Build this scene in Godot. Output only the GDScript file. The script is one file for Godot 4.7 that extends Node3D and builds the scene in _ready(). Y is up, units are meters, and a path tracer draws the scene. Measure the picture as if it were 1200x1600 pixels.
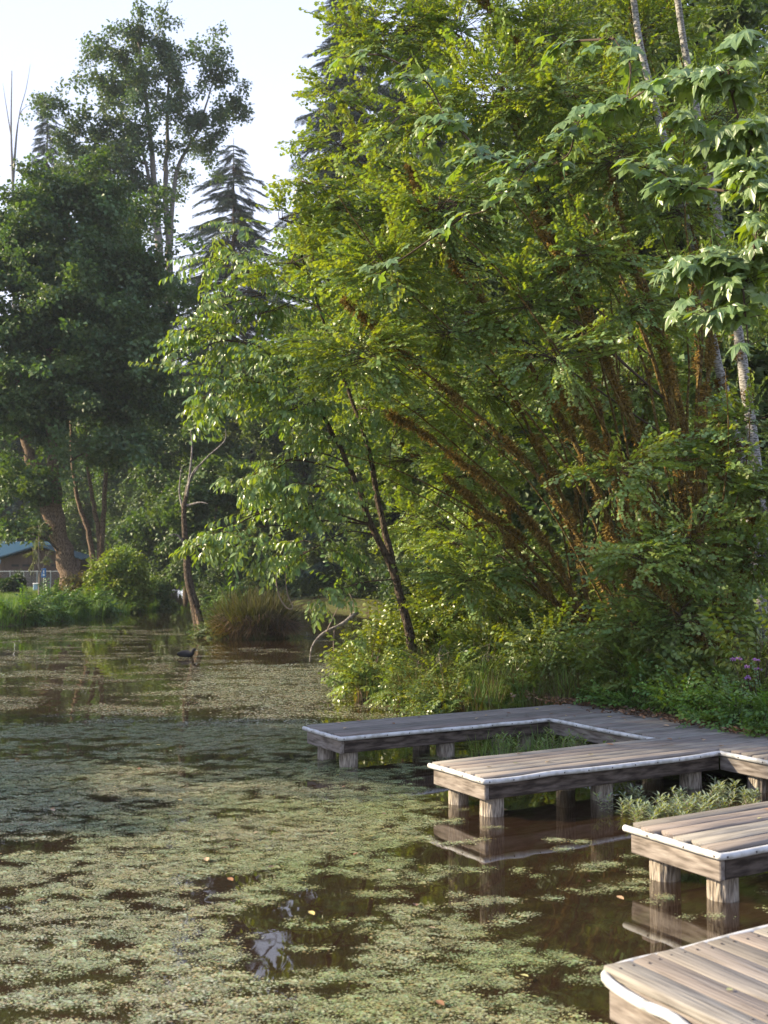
extends Node3D
# A fishing pond with finger docks, a mossy vine-maple thicket on the right bank and tall trees beyond.
# x is right, y is up, -z is away from the photographer; metres.

var rng := RandomNumberGenerator.new()
var taken := {}
var M := {}          # materials
var L := {}          # leaf and twig meshes
var relief := FastNoiseLite.new()
var patchy := FastNoiseLite.new()


class Geo:
	var v := PackedVector3Array()
	var n := PackedVector3Array()
	var c := PackedColorArray()
	var uv := PackedVector2Array()
	var ix := PackedInt32Array()
	func mesh() -> ArrayMesh:
		var a := []
		a.resize(Mesh.ARRAY_MAX)
		a[Mesh.ARRAY_VERTEX] = v
		if n.size() == v.size():
			a[Mesh.ARRAY_NORMAL] = n
		if c.size() == v.size():
			a[Mesh.ARRAY_COLOR] = c
		if uv.size() == v.size():
			a[Mesh.ARRAY_TEX_UV] = uv
		a[Mesh.ARRAY_INDEX] = ix
		var m := ArrayMesh.new()
		m.add_surface_from_arrays(Mesh.PRIMITIVE_TRIANGLES, a)
		return m
	func tri(a: Vector3, b: Vector3, d: Vector3, col: Color) -> void:
		var k := v.size()
		v.append(a); v.append(b); v.append(d)
		c.append(col); c.append(col); c.append(col)
		ix.append(k); ix.append(k + 1); ix.append(k + 2)


# ---------------------------------------------------------------- small helpers
func rf(a: float, b: float) -> float:
	return rng.randf_range(a, b)

func rv() -> Vector3:
	var v := Vector3(rf(-1, 1), rf(-1, 1), rf(-1, 1))
	while v.length_squared() > 1.0 or v.length_squared() < 0.001:
		v = Vector3(rf(-1, 1), rf(-1, 1), rf(-1, 1))
	return v.normalized()

func numbered(called: String) -> String:
	var k: int = taken.get(called, 0)
	taken[called] = k + 1
	return called if k == 0 else "%s_%03d" % [called, k]

func thing(called: String, label: String, category: String, at := Vector3.ZERO, group := "") -> Node3D:
	var o := Node3D.new()
	o.name = numbered(called)
	add_child(o)
	o.position = at
	o.set_meta("label", label)
	o.set_meta("category", category)
	if group:
		o.set_meta("group", group)
	return o

func part(called: String, mesh: Mesh, mat: Material, parent: Node3D, at := Transform3D()) -> MeshInstance3D:
	var o := MeshInstance3D.new()
	o.name = called
	o.mesh = mesh
	o.material_override = mat
	o.transform = at
	parent.add_child(o, true)
	return o

func setting(called: String, mesh: Mesh, mat: Material) -> MeshInstance3D:
	var o := part(called, mesh, mat, self)
	o.set_meta("kind", "structure")
	return o

func scatter(called: String, mesh: Mesh, mat: Material, parent: Node3D, xf: Array, col: PackedColorArray) -> MultiMeshInstance3D:
	var mm := MultiMesh.new()
	mm.transform_format = MultiMesh.TRANSFORM_3D
	mm.use_colors = true
	mm.mesh = mesh
	mm.instance_count = xf.size()
	for i in xf.size():
		mm.set_instance_transform(i, xf[i])
		mm.set_instance_color(i, col[i])
	var o := MultiMeshInstance3D.new()
	o.name = called
	o.multimesh = mm
	o.material_override = mat
	o.set_meta("kind", "stuff")
	parent.add_child(o, true)
	return o

func frame(dir: Vector3, up: Vector3, at: Vector3, size: float) -> Transform3D:
	var z := dir.normalized()
	var x := up.cross(z)
	if x.length_squared() < 1e-5:
		x = Vector3(1, 0.01, 0).cross(z)
	x = x.normalized()
	var y := z.cross(x)
	return Transform3D(Basis(x * size, y * size, z * size), at)

func vary(c: Color, amount := 0.25, hue := 0.12) -> Color:
	var k := 1.0 + rf(-amount, amount)
	var h := rf(-hue, hue)
	return Color(c.r * k * (1.0 + h), c.g * k, c.b * k * (1.0 - h), 1)

func curve_through(pts: Array, steps: int) -> PackedVector3Array:
	var out := PackedVector3Array()
	var n := pts.size()
	for i in n - 1:
		var a: Vector3 = pts[i]
		var b: Vector3 = pts[i + 1]
		var p: Vector3 = pts[i - 1] if i > 0 else a * 2.0 - b
		var q: Vector3 = pts[i + 2] if i + 2 < n else b * 2.0 - a
		for s in steps:
			out.append(a.cubic_interpolate(b, p, q, float(s) / steps))
	out.append(pts[n - 1])
	return out

func tube(g: Geo, pts: PackedVector3Array, r0: float, r1: float, sides: int, off := Vector3.ZERO, rough := 0.0, power := 1.0, flare := 0.0) -> void:
	var n := pts.size()
	var u := Vector3.ZERO
	var k := g.v.size()
	var along := 0.0
	for i in n:
		var t := (pts[mini(i + 1, n - 1)] - pts[maxi(i - 1, 0)]).normalized()
		if i == 0:
			u = t.cross(Vector3(0.3, 0.1, 1) if absf(t.y) > 0.8 else Vector3.UP).normalized()
		else:
			u = (u - t * u.dot(t)).normalized()
			along += pts[i].distance_to(pts[i - 1])
		var w := t.cross(u)
		var f := float(i) / (n - 1)
		var r := lerpf(r0, r1, pow(f, power)) * (1.0 + flare * exp(-f * n * 1.2))
		for j in sides:
			var a := TAU * j / sides
			var d := u * cos(a) + w * sin(a)
			var rr := r * (1.0 + rf(-rough, rough)) if rough > 0.0 else r
			g.v.append(pts[i] + d * rr - off)
			g.n.append(d)
			g.c.append(Color.WHITE)
			g.uv.append(Vector2(float(j) / sides, along))
	for i in n - 1:
		for j in sides:
			var a := k + i * sides + j
			var b := k + i * sides + (j + 1) % sides
			g.ix.append(a); g.ix.append(a + sides); g.ix.append(b)
			g.ix.append(b); g.ix.append(a + sides); g.ix.append(b + sides)
	# closing cap at the far end
	var tip := g.v.size()
	g.v.append(pts[n - 1] - off)
	g.n.append((pts[n - 1] - pts[n - 2]).normalized())
	g.c.append(Color.WHITE)
	g.uv.append(Vector2(0.5, along))
	for j in sides:
		g.ix.append(k + (n - 1) * sides + j); g.ix.append(tip); g.ix.append(k + (n - 1) * sides + (j + 1) % sides)

func tube_mesh(pts: PackedVector3Array, r0: float, r1: float, sides: int, rough := 0.0, power := 1.0, flare := 0.0, off := Vector3.ZERO) -> ArrayMesh:
	var g := Geo.new()
	tube(g, pts, r0, r1, sides, off, rough, power, flare)
	return g.mesh()

func box(g: Geo, lo: Vector3, hi: Vector3, bevel := 0.0) -> void:
	# a box with chamfered edges, flat shaded
	var c := (lo + hi) * 0.5
	var h := (hi - lo) * 0.5
	var b := minf(bevel, minf(h.x, minf(h.y, h.z)) * 0.9)
	var i := h - Vector3(b, b, b)
	for ax in 3:
		for s in [-1.0, 1.0]:
			var q := []
			for k in [[-1, -1], [1, -1], [1, 1], [-1, 1]]:
				var p := Vector3.ZERO
				p[ax] = h[ax] * s
				p[(ax + 1) % 3] = i[(ax + 1) % 3] * k[0]
				p[(ax + 2) % 3] = i[(ax + 2) % 3] * k[1]
				q.append(p)
			flat_quad(g, c, q[0], q[1], q[2], q[3])
	if b <= 0.0:
		return
	for ax in 3:
		var a1 := (ax + 1) % 3
		var a2 := (ax + 2) % 3
		for s1 in [-1.0, 1.0]:
			for s2 in [-1.0, 1.0]:
				var q := []
				for k in [[-1, 0], [1, 0], [1, 1], [-1, 1]]:
					var p := Vector3.ZERO
					p[ax] = i[ax] * k[0]
					p[a1] = (h[a1] if k[1] == 0 else i[a1]) * s1
					p[a2] = (i[a2] if k[1] == 0 else h[a2]) * s2
					q.append(p)
				flat_quad(g, c, q[0], q[1], q[2], q[3])
	for sx in [-1.0, 1.0]:
		for sy in [-1.0, 1.0]:
			for sz in [-1.0, 1.0]:
				var s := Vector3(sx, sy, sz)
				flat_tri(g, c, Vector3(h.x, i.y, i.z) * s, Vector3(i.x, h.y, i.z) * s, Vector3(i.x, i.y, h.z) * s)

func flat_quad(g: Geo, c: Vector3, p: Vector3, q: Vector3, r: Vector3, s: Vector3) -> void:
	flat_tri(g, c, p, q, r)
	flat_tri(g, c, p, r, s)

func flat_tri(g: Geo, c: Vector3, p: Vector3, q: Vector3, r: Vector3) -> void:
	# turned so that the face looks away from the box centre
	var nn := (r - p).cross(q - p)
	if nn.dot(p + q + r) < 0.0:
		var t := q
		q = r
		r = t
		nn = -nn
	nn = nn.normalized()
	var k := g.v.size()
	for x in [p, q, r]:
		g.v.append(x + c)
		g.n.append(nn)
		g.c.append(Color.WHITE)
	g.ix.append(k); g.ix.append(k + 1); g.ix.append(k + 2)

func box_mesh(lo: Vector3, hi: Vector3, bevel := 0.0) -> ArrayMesh:
	var g := Geo.new()
	box(g, lo, hi, bevel)
	return g.mesh()


# ---------------------------------------------------------------- textures and materials
func noise_tex(freq: float, colors: Array, stops: Array, seed_: int, kind := FastNoiseLite.TYPE_SIMPLEX_SMOOTH, oct := 4, size := 512) -> NoiseTexture2D:
	var n := FastNoiseLite.new()
	n.noise_type = kind
	n.frequency = freq
	n.seed = seed_
	n.fractal_octaves = oct
	var t := NoiseTexture2D.new()
	t.width = size
	t.height = size
	t.seamless = true
	t.noise = n
	if colors.size():
		var gr := Gradient.new()
		gr.offsets = PackedFloat32Array(stops)
		var cs := PackedColorArray()
		for c: Color in colors:
			cs.append(c.linear_to_srgb())
		gr.colors = cs
		t.color_ramp = gr
	return t

func surface(called: String, tex: Texture2D, rough: float, tile: Vector3, height: Texture2D = null, depth := 0.0, in_world := false, spec := 0.4) -> StandardMaterial3D:
	var m := StandardMaterial3D.new()
	m.resource_name = called
	if tex:
		m.albedo_texture = tex
	m.roughness = rough
	m.metallic_specular = spec
	m.uv1_triplanar = true
	m.uv1_world_triplanar = in_world
	m.uv1_scale = tile
	if height:
		m.heightmap_enabled = true
		m.heightmap_texture = height
		m.heightmap_scale = depth
	return m

func plain(called: String, c: Color, rough: float, spec := 0.5) -> StandardMaterial3D:
	var m := StandardMaterial3D.new()
	m.resource_name = called
	m.albedo_color = c.linear_to_srgb()
	m.roughness = rough
	m.metallic_specular = spec
	return m

func leafy(called: String, rough: float, spec: float, through: Color) -> StandardMaterial3D:
	# colours come with the leaves; light that passes through a leaf turns yellow-green
	var m := StandardMaterial3D.new()
	m.resource_name = called
	m.vertex_color_use_as_albedo = true
	m.cull_mode = BaseMaterial3D.CULL_DISABLED
	m.roughness = rough
	m.metallic_specular = spec
	m.albedo_color = Color.WHITE
	if through.r + through.g > 0.0:
		m.backlight_enabled = true
		m.backlight = through
	return m

func make_materials() -> void:
	var fine := noise_tex(0.03, [], [], 11, FastNoiseLite.TYPE_SIMPLEX_SMOOTH, 5)
	var grain := noise_tex(0.02, [], [], 12, FastNoiseLite.TYPE_VALUE_CUBIC, 5)
	M.leaf = leafy("leaf", 0.34, 0.62, Color(1, 0.95, 0.3))
	M.leaf_dull = leafy("leaf_far", 0.5, 0.45, Color(0.85, 0.88, 0.3))
	M.needle = leafy("needle", 0.65, 0.3, Color(0, 0, 0))
	M.moss = leafy("moss", 0.95, 0.1, Color(0.45, 0.4, 0.2))
	M.blade = leafy("grass_blade", 0.6, 0.35, Color(0.8, 0.85, 0.3))
	M.litter = leafy("dead_leaf", 0.9, 0.2, Color(0, 0, 0))
	M.weed = leafy("pondweed", 0.26, 0.6, Color(0.3, 0.35, 0.1))
	# weathered planks: six boards' worth of tone and grain
	for k in 6:
		var t: float = [1.0, 0.86, 1.1, 0.94, 0.78, 1.04][k]
		var warm: float = [0.0, 0.01, -0.005, 0.015, 0.0, 0.008][k]
		var tex := noise_tex(0.012, [Color(0.11 * t, 0.098 * t, 0.088 * t), Color(0.19 * t + warm, 0.174 * t, 0.16 * t), Color(0.225 * t + warm, 0.208 * t, 0.192 * t), Color(0.275 * t, 0.258 * t, 0.24 * t)], [0.1, 0.4, 0.66, 0.95], 30 + k, FastNoiseLite.TYPE_SIMPLEX_SMOOTH, 6)
		var m := surface("weathered_plank", tex, 0.85, Vector3(0.4, 7.0, 8.0), grain, 0.6, false, 0.25)
		m.uv1_offset = Vector3(0.37 * k, 0.21 * k, 0.53 * k)
		M["plank%d" % k] = m
	var dark := noise_tex(0.014, [Color(0.03, 0.024, 0.02), Color(0.075, 0.06, 0.052), Color(0.13, 0.108, 0.095)], [0.2, 0.5, 0.85], 51, FastNoiseLite.TYPE_SIMPLEX_SMOOTH, 6)  # long-side beam timber, its colour darkened to stand in for shade
	M.beam = surface("dock_beam_shade_toned", dark, 0.88, Vector3(0.5, 2.6, 2.6), grain, 1.0, false, 0.25)
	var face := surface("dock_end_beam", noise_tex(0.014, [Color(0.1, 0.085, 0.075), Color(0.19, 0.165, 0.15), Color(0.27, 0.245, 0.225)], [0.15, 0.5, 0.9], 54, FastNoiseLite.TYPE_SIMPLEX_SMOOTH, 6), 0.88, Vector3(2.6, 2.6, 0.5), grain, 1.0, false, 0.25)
	M.end_beam = face
	var pile := noise_tex(0.02, [Color(0.1, 0.085, 0.07), Color(0.26, 0.225, 0.19), Color(0.4, 0.36, 0.31)], [0.2, 0.5, 0.85], 52, FastNoiseLite.TYPE_SIMPLEX_SMOOTH, 6)
	M.pile = surface("pile_wood", pile, 0.9, Vector3(5, 0.7, 5), grain, 2.5, false, 0.2)
	var hose := noise_tex(0.01, [Color(0.32, 0.315, 0.3), Color(0.48, 0.485, 0.495), Color(0.56, 0.565, 0.575)], [0.2, 0.42, 0.9], 53, FastNoiseLite.TYPE_SIMPLEX_SMOOTH, 5)
	M.hose = surface("white_hose", hose, 0.55, Vector3(1.4, 1.4, 1.4), null, 0.0, false, 0.4)
	M.nail = plain("nail_head", Color(0.06, 0.05, 0.05), 0.6)
	# barks
	M.bark = surface("brown_bark", noise_tex(0.02, [Color(0.03, 0.024, 0.018), Color(0.085, 0.066, 0.05), Color(0.16, 0.13, 0.1)], [0.2, 0.5, 0.85], 61, FastNoiseLite.TYPE_SIMPLEX_SMOOTH, 6), 0.92, Vector3(2.2, 0.8, 2.2), fine, 4.0, false, 0.2)
	M.bark_red = surface("reddish_bark", noise_tex(0.02, [Color(0.05, 0.035, 0.025), Color(0.15, 0.105, 0.075), Color(0.27, 0.21, 0.165)], [0.2, 0.5, 0.85], 62, FastNoiseLite.TYPE_SIMPLEX_SMOOTH, 6), 0.9, Vector3(1.4, 0.5, 1.4), fine, 4.0, false, 0.2)
	M.bark_pale = surface("pale_alder_bark", noise_tex(0.018, [Color(0.05, 0.045, 0.04), Color(0.2, 0.195, 0.19), Color(0.33, 0.325, 0.32), Color(0.44, 0.435, 0.43)], [0.28, 0.42, 0.6, 0.9], 63, FastNoiseLite.TYPE_SIMPLEX_SMOOTH, 5), 0.8, Vector3(1.6, 3.2, 1.6), fine, 1.0, false, 0.3)
	M.bark_grey = surface("grey_bark", noise_tex(0.02, [Color(0.07, 0.06, 0.055), Color(0.19, 0.175, 0.16), Color(0.33, 0.31, 0.29)], [0.2, 0.5, 0.85], 64, FastNoiseLite.TYPE_SIMPLEX_SMOOTH, 6), 0.9, Vector3(2.0, 1.0, 2.0), fine, 2.0, false, 0.2)
	M.bark_moss = surface("mossy_bark", noise_tex(0.016, [Color(0.04, 0.03, 0.02), Color(0.13, 0.08, 0.03), Color(0.17, 0.125, 0.03), Color(0.2, 0.17, 0.13)], [0.2, 0.42, 0.6, 0.85], 65, FastNoiseLite.TYPE_SIMPLEX_SMOOTH, 6), 0.95, Vector3(2.4, 1.2, 2.4), fine, 5.0, false, 0.15)
	M.twig = plain("twig", Color(0.07, 0.05, 0.038), 0.85, 0.3)
	M.dry = plain("bare_twig", Color(0.22, 0.18, 0.15), 0.9, 0.3)
	# ground
	M.ground = surface("bank_soil", noise_tex(0.02, [Color(0.045, 0.034, 0.022), Color(0.075, 0.06, 0.03), Color(0.06, 0.085, 0.025), Color(0.1, 0.12, 0.04)], [0.25, 0.45, 0.6, 0.85], 71, FastNoiseLite.TYPE_SIMPLEX_SMOOTH, 6), 0.95, Vector3(0.21, 0.21, 0.21), fine, 6.0, true, 0.15)
	M.lawn = surface("mown_lawn", noise_tex(0.03, [Color(0.07, 0.1, 0.028), Color(0.11, 0.15, 0.045), Color(0.16, 0.17, 0.07)], [0.2, 0.5, 0.85], 72, FastNoiseLite.TYPE_SIMPLEX_SMOOTH, 6), 0.95, Vector3(0.3, 0.3, 0.3), fine, 5.0, true, 0.15)
	M.mud = surface("pond_mud", noise_tex(0.02, [Color(0.06, 0.03, 0.017), Color(0.12, 0.06, 0.033), Color(0.17, 0.095, 0.055)], [0.2, 0.5, 0.85], 73, FastNoiseLite.TYPE_SIMPLEX_SMOOTH, 6), 0.95, Vector3(0.4, 0.4, 0.4), null, 0.0, true, 0.15)
	M.path = surface("gravel_path", noise_tex(0.05, [Color(0.25, 0.24, 0.24), Color(0.36, 0.35, 0.35)], [0.2, 0.8], 74), 0.95, Vector3(0.5, 0.5, 0.5), null, 0.0, true, 0.2)
	# water: murky, nearly still
	var ripple := noise_tex(0.012, [], [], 81, FastNoiseLite.TYPE_SIMPLEX_SMOOTH, 3)
	var w := plain("pond_water", Color(0.03, 0.017, 0.01), 0.015, 0.5)
	w.albedo_color.a = 0.56
	w.transparency = BaseMaterial3D.TRANSPARENCY_ALPHA
	w.uv1_triplanar = true
	w.uv1_world_triplanar = true
	w.uv1_scale = Vector3(0.28, 0.28, 0.16)
	w.heightmap_enabled = true
	w.heightmap_texture = ripple
	w.heightmap_scale = 0.16
	M.water = w
	# shed
	M.siding = surface("brown_siding", noise_tex(0.03, [Color(0.075, 0.05, 0.044), Color(0.11, 0.078, 0.068)], [0.2, 0.8], 91), 0.85, Vector3(3, 0.5, 3), null, 0.0, false, 0.3)
	M.roof = surface("teal_metal_roof", noise_tex(0.03, [Color(0.008, 0.045, 0.08), Color(0.016, 0.07, 0.11)], [0.2, 0.8], 92), 0.5, Vector3(1, 1, 1), null, 0.0, false, 0.5)
	M.black = plain("dark_vent", Color(0.012, 0.012, 0.013), 0.8)
	M.steel = plain("galvanised_steel", Color(0.4, 0.42, 0.44), 0.5)
	M.blue = plain("blue_sign", Color(0.02, 0.14, 0.42), 0.5)
	M.white = plain("white_paint", Color(0.75, 0.76, 0.78), 0.6)
	M.bin = plain("pale_blue_bin", Color(0.28, 0.42, 0.58), 0.55)
	M.coot = plain("slate_feathers", Color(0.02, 0.021, 0.025), 0.75, 0.3)
	M.bill = plain("pale_bill", Color(0.6, 0.56, 0.5), 0.5)


# ---------------------------------------------------------------- leaves and sprays
func leaf_ovate(g: Geo, at: Vector3, dir: Vector3, up: Vector3, ln: float, wd: float, col: Color, bend := 0.25) -> void:
	# a folded, curved blade of eight faces
	var t := frame(dir, up, at, 1.0)
	var mid := []
	var le := []
	var ri := []
	for s in [[0.0, 0.0], [0.3, 0.85], [0.62, 0.9], [1.0, 0.0]]:
		var y: float = -bend * ln * s[0] * s[0]
		mid.append(t * Vector3(0, y, s[0] * ln))
		le.append(t * Vector3(-wd * 0.5 * s[1], y + wd * 0.16 * s[1], s[0] * ln))
		ri.append(t * Vector3(wd * 0.5 * s[1], y + wd * 0.16 * s[1], s[0] * ln))
	var c2 := Color(col.r * 0.94, col.g * 0.96, col.b * 0.94)
	g.tri(mid[0], le[1], mid[1], col); g.tri(mid[0], mid[1], ri[1], c2)
	g.tri(mid[1], le[1], le[2], col); g.tri(mid[1], le[2], mid[2], col)
	g.tri(mid[1], mid[2], ri[2], c2); g.tri(mid[1], ri[2], ri[1], c2)
	g.tri(mid[2], le[2], mid[3], col); g.tri(mid[2], mid[3], ri[2], c2)

func leaf_palmate(g: Geo, at: Vector3, dir: Vector3, up: Vector3, size: float, lobes: int, cut: float, droop: float, col: Color, toothed := false, curl := 0.0) -> void:
	# lobes spread round the end of the stalk; the rim sinks as it runs out
	var t := frame(dir, up, at, size)
	var rim := []
	var spread := 2.45
	var per := 6 if toothed else 2
	var n := lobes * per
	for k in n + 1:
		var f := float(k) / n
		var a := lerpf(-spread, spread, f)
		var lobe := f * lobes - 0.5
		var near := absf(lobe - roundf(lobe)) * 2.0          # 0 on a lobe's axis, 1 in a notch
		var long := 1.0 - 0.42 * pow(absf(a) / spread, 1.6)
		var r := long * (1.0 - cut * near)
		if toothed:
			r = long * lerpf(1.0, 1.0 - cut, smoothstep(0.15, 1.0, near))
			if k % per == per / 2 - 1 or k % per == per / 2 + 1:
				r *= 0.86
		var keel := 0.10 * (1.0 - near) - curl * sin(a) * sin(a) * r
		rim.append([sin(a) * r, cos(a) * r, keel, r])
	var c2 := Color(col.r * 0.95, col.g * 0.96, col.b * 0.95)
	for k in n:
		var p: Array = rim[k]
		var q: Array = rim[k + 1]
		var a0 := t * Vector3(p[0] * 0.55, -droop * 0.25 * p[3] + p[2] * 0.7, p[1] * 0.55)
		var b0 := t * Vector3(q[0] * 0.55, -droop * 0.25 * q[3] + q[2] * 0.7, q[1] * 0.55)
		var a1 := t * Vector3(p[0], -droop * p[3] * p[3] + p[2] * 0.4, p[1])
		var b1 := t * Vector3(q[0], -droop * q[3] * q[3] + q[2] * 0.4, q[1])
		var cc := col if k % 2 == 0 else c2
		if toothed:
			g.tri(at, b0, a0, cc)
			g.tri(a0, b0, b1, cc)
			g.tri(a0, b1, a1, cc)
		else:
			g.tri(at, b1, a1, cc)

func stalk(g: Geo, a: Vector3, b: Vector3, w: float, col: Color) -> void:
	var d := (b - a).normalized()
	var x := d.cross(Vector3.UP)
	if x.length_squared() < 1e-4:
		x = Vector3.RIGHT
	x = x.normalized() * w
	var y := d.cross(x).normalized() * w
	g.tri(a - x, a + x, b, col); g.tri(a - y, a + y, b, col)

func spray_ovate(n: int, ln: float, wd: float, reach: float, hang: float, seed_: int, into := []) -> ArrayMesh:
	rng.seed = seed_
	var g := Geo.new()
	stalk(g, Vector3.ZERO, Vector3(0, -0.1 * reach, reach), 0.004, Color(0.5, 0.35, 0.25))
	for k in n:
		var f := (k + 0.6) / n
		var side := -1.0 if k % 2 == 0 else 1.0
		var at := Vector3(0, -0.1 * reach * f * f, reach * f)
		var dir := Vector3(side * rf(0.5, 1.0), -hang * rf(0.5, 1.4), rf(0.4, 1.0)).normalized()
		var l := ln * rf(0.7, 1.15)
		var root := at + dir * ln * 0.22
		stalk(g, at, root, 0.0025, Color(0.7, 0.7, 0.3))
		var face := (Vector3.UP + rv() * 0.55).normalized()
		into.append(frame((dir + Vector3.DOWN * hang * 0.4).normalized(), face, root, l))
		leaf_ovate(g, root, (dir + Vector3.DOWN * hang * 0.4).normalized(), face, l, wd * rf(0.85, 1.15), vary(Color(1, 1, 1), 0.16, 0.06), rf(0.1, 0.35))
	return g.mesh()

func spray_palmate(n: int, size: float, reach: float, lobes: int, cut: float, seed_: int) -> ArrayMesh:
	rng.seed = seed_
	var g := Geo.new()
	stalk(g, Vector3.ZERO, Vector3(0, -0.06 * reach, reach), 0.004, Color(0.55, 0.4, 0.25))
	for k in n:
		var f := (k / 2 + 0.7) / (n / 2 + 0.5)
		var side := -1.0 if k % 2 == 0 else 1.0
		var at := Vector3(0, -0.06 * reach * f * f, reach * f)
		var dir := Vector3(side * rf(0.5, 1.1), rf(-0.25, 0.15), rf(0.2, 1.0)).normalized()
		var root := at + dir * size * rf(0.5, 1.1)
		stalk(g, at, root, 0.002, Color(0.9, 0.5, 0.3))
		leaf_palmate(g, root, (dir + Vector3.DOWN * rf(0.05, 0.5)).normalized(), (Vector3.UP + rv() * 0.6).normalized(), size * rf(0.6, 1.1), lobes, cut, rf(0.05, 0.3), vary(Color(1, 1, 1), 0.16, 0.06))
	return g.mesh()

func clump_far(n: int, leaf: float, spread: Vector3, seed_: int) -> ArrayMesh:
	# a twig end of a tree far off: folded leaves facing every way, more of them lying flat than upright
	rng.seed = seed_
	var g := Geo.new()
	for k in n:
		var p := rv() * pow(rng.randf(), 0.5)
		p = Vector3(p.x * spread.x, p.y * spread.y, p.z * spread.z)
		var d := (Vector3(rf(-1, 1), rf(-0.9, 0.3), rf(-1, 1)) + p * 0.6).normalized()
		var t := frame(d, (Vector3.UP + rv() * 0.7).normalized(), p, leaf * rf(0.7, 1.25))
		var c := vary(Color(1, 1, 1), 0.22, 0.08)
		var a := t * Vector3(0, 0, 0)
		var l := t * Vector3(-0.42, 0.12, 0.5)
		var r := t * Vector3(0.42, 0.12, 0.5)
		var e := t * Vector3(0, -0.15, 1.0)
		g.tri(a, l, e, c)
		g.tri(a, e, r, c)
	return g.mesh()

func frond_conifer(seed_: int) -> ArrayMesh:
	# a flat, drooping bough end: side twigs with ragged needle edges
	rng.seed = seed_
	var g := Geo.new()
	for k in 30:
		var f := (k + 0.5) / 30.0
		var side := -1.0 if k % 2 == 0 else 1.0
		var at := Vector3(0, -0.22 * f * f, f)
		var ln := lerpf(0.42, 0.1, f) * rf(0.7, 1.2)
		var d := Vector3(side * 0.85, rf(-0.5, -0.1), 0.6).normalized()
		var c := vary(Color(1, 1, 1), 0.25, 0.06)
		var e := at + d * ln
		var w := Vector3(0, rf(-0.02, 0.02), 0.022)
		g.tri(at - w, at + w, e, c)
		for j in 3:
			var q := at.lerp(e, 0.25 + 0.25 * j)
			g.tri(q - w * 0.5, q + w * 0.5, q + Vector3(side * 0.05, rf(-0.09, 0.02), 0.11) * rf(0.7, 1.2), c)
			g.tri(q - w * 0.5, q + w * 0.5, q + Vector3(side * 0.08, rf(-0.1, 0.0), -0.07) * rf(0.7, 1.2), c)
	return g.mesh()

func moss_tuft(seed_: int) -> ArrayMesh:
	rng.seed = seed_
	var g := Geo.new()
	for k in 26:
		var a := Vector3(rf(-0.05, 0.05), rf(-0.015, 0.015), rf(-0.06, 0.06))
		var d := Vector3(rf(-0.5, 0.5), rf(-0.35, 1.0), rf(-0.5, 0.5)).normalized() * rf(0.02, 0.065)
		var w := Vector3(rf(-1, 1), 0, rf(-1, 1)).normalized() * 0.008
		g.tri(a - w, a + w, a + d, vary(Color(1, 1, 1), 0.35, 0.1))
	return g.mesh()

func blades(n: int, h: float, spread: float, lean: float, w: float, seed_: int) -> ArrayMesh:
	# a tuft of arching blades, three joints each
	rng.seed = seed_
	var g := Geo.new()
	for k in n:
		var a := rf(0, TAU)
		var at := Vector3(cos(a), 0, sin(a)) * spread * sqrt(rng.randf())
		var out := (Vector3(cos(a), 0, sin(a)) + Vector3(rf(-0.6, 0.6), 0, rf(-0.6, 0.6))).normalized()
		var side := out.cross(Vector3.UP) * w * rf(0.7, 1.3)
		var hh := h * rf(0.55, 1.1)
		var ll := lean * rf(0.4, 1.3)
		var p := [at]
		for s in [0.4, 0.75, 1.0]:
			p.append(at + Vector3.UP * hh * (s - 0.25 * ll * s * s) + out * hh * ll * s * s)
		var c := vary(Color(1, 1, 1), 0.2, 0.1)
		g.tri(p[0] - side, p[0] + side, p[1] + side * 0.8, c); g.tri(p[0] - side, p[1] + side * 0.8, p[1] - side * 0.8, c)
		g.tri(p[1] - side * 0.8, p[1] + side * 0.8, p[2] + side * 0.5, c); g.tri(p[1] - side * 0.8, p[2] + side * 0.5, p[2] - side * 0.5, c)
		g.tri(p[2] - side * 0.5, p[2] + side * 0.5, p[3], c)
	return g.mesh()

func fern_frond(seed_: int) -> ArrayMesh:
	rng.seed = seed_
	var g := Geo.new()
	var prev := Vector3.ZERO
	for k in 20:
		var f := (k + 1) / 20.0
		var at := Vector3(0, 0.55 * f - 0.45 * f * f, f * 0.85)
		stalk(g, prev, at, 0.005 * (1.2 - f), Color(0.6, 0.6, 0.4))
		var ln := 0.2 * sin(PI * (0.12 + 0.88 * f)) * (1.15 - 0.4 * f) + 0.015
		for side in [-1.0, 1.0]:
			var c := vary(Color(1, 1, 1), 0.12, 0.05)
			var d := Vector3(side, rf(-0.35, -0.05), 0.35).normalized() * ln
			var w := Vector3(0, 0.003, 0.016)
			g.tri(at - w, at + w, at + d * 0.55 + w * 0.9, c)
			g.tri(at - w, at + d * 0.55 + w * 0.9, at + d * 0.55 - w * 0.9, c)
			g.tri(at + d * 0.55 - w * 0.9, at + d * 0.55 + w * 0.9, at + d, c)
		prev = at
	return g.mesh()

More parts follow.
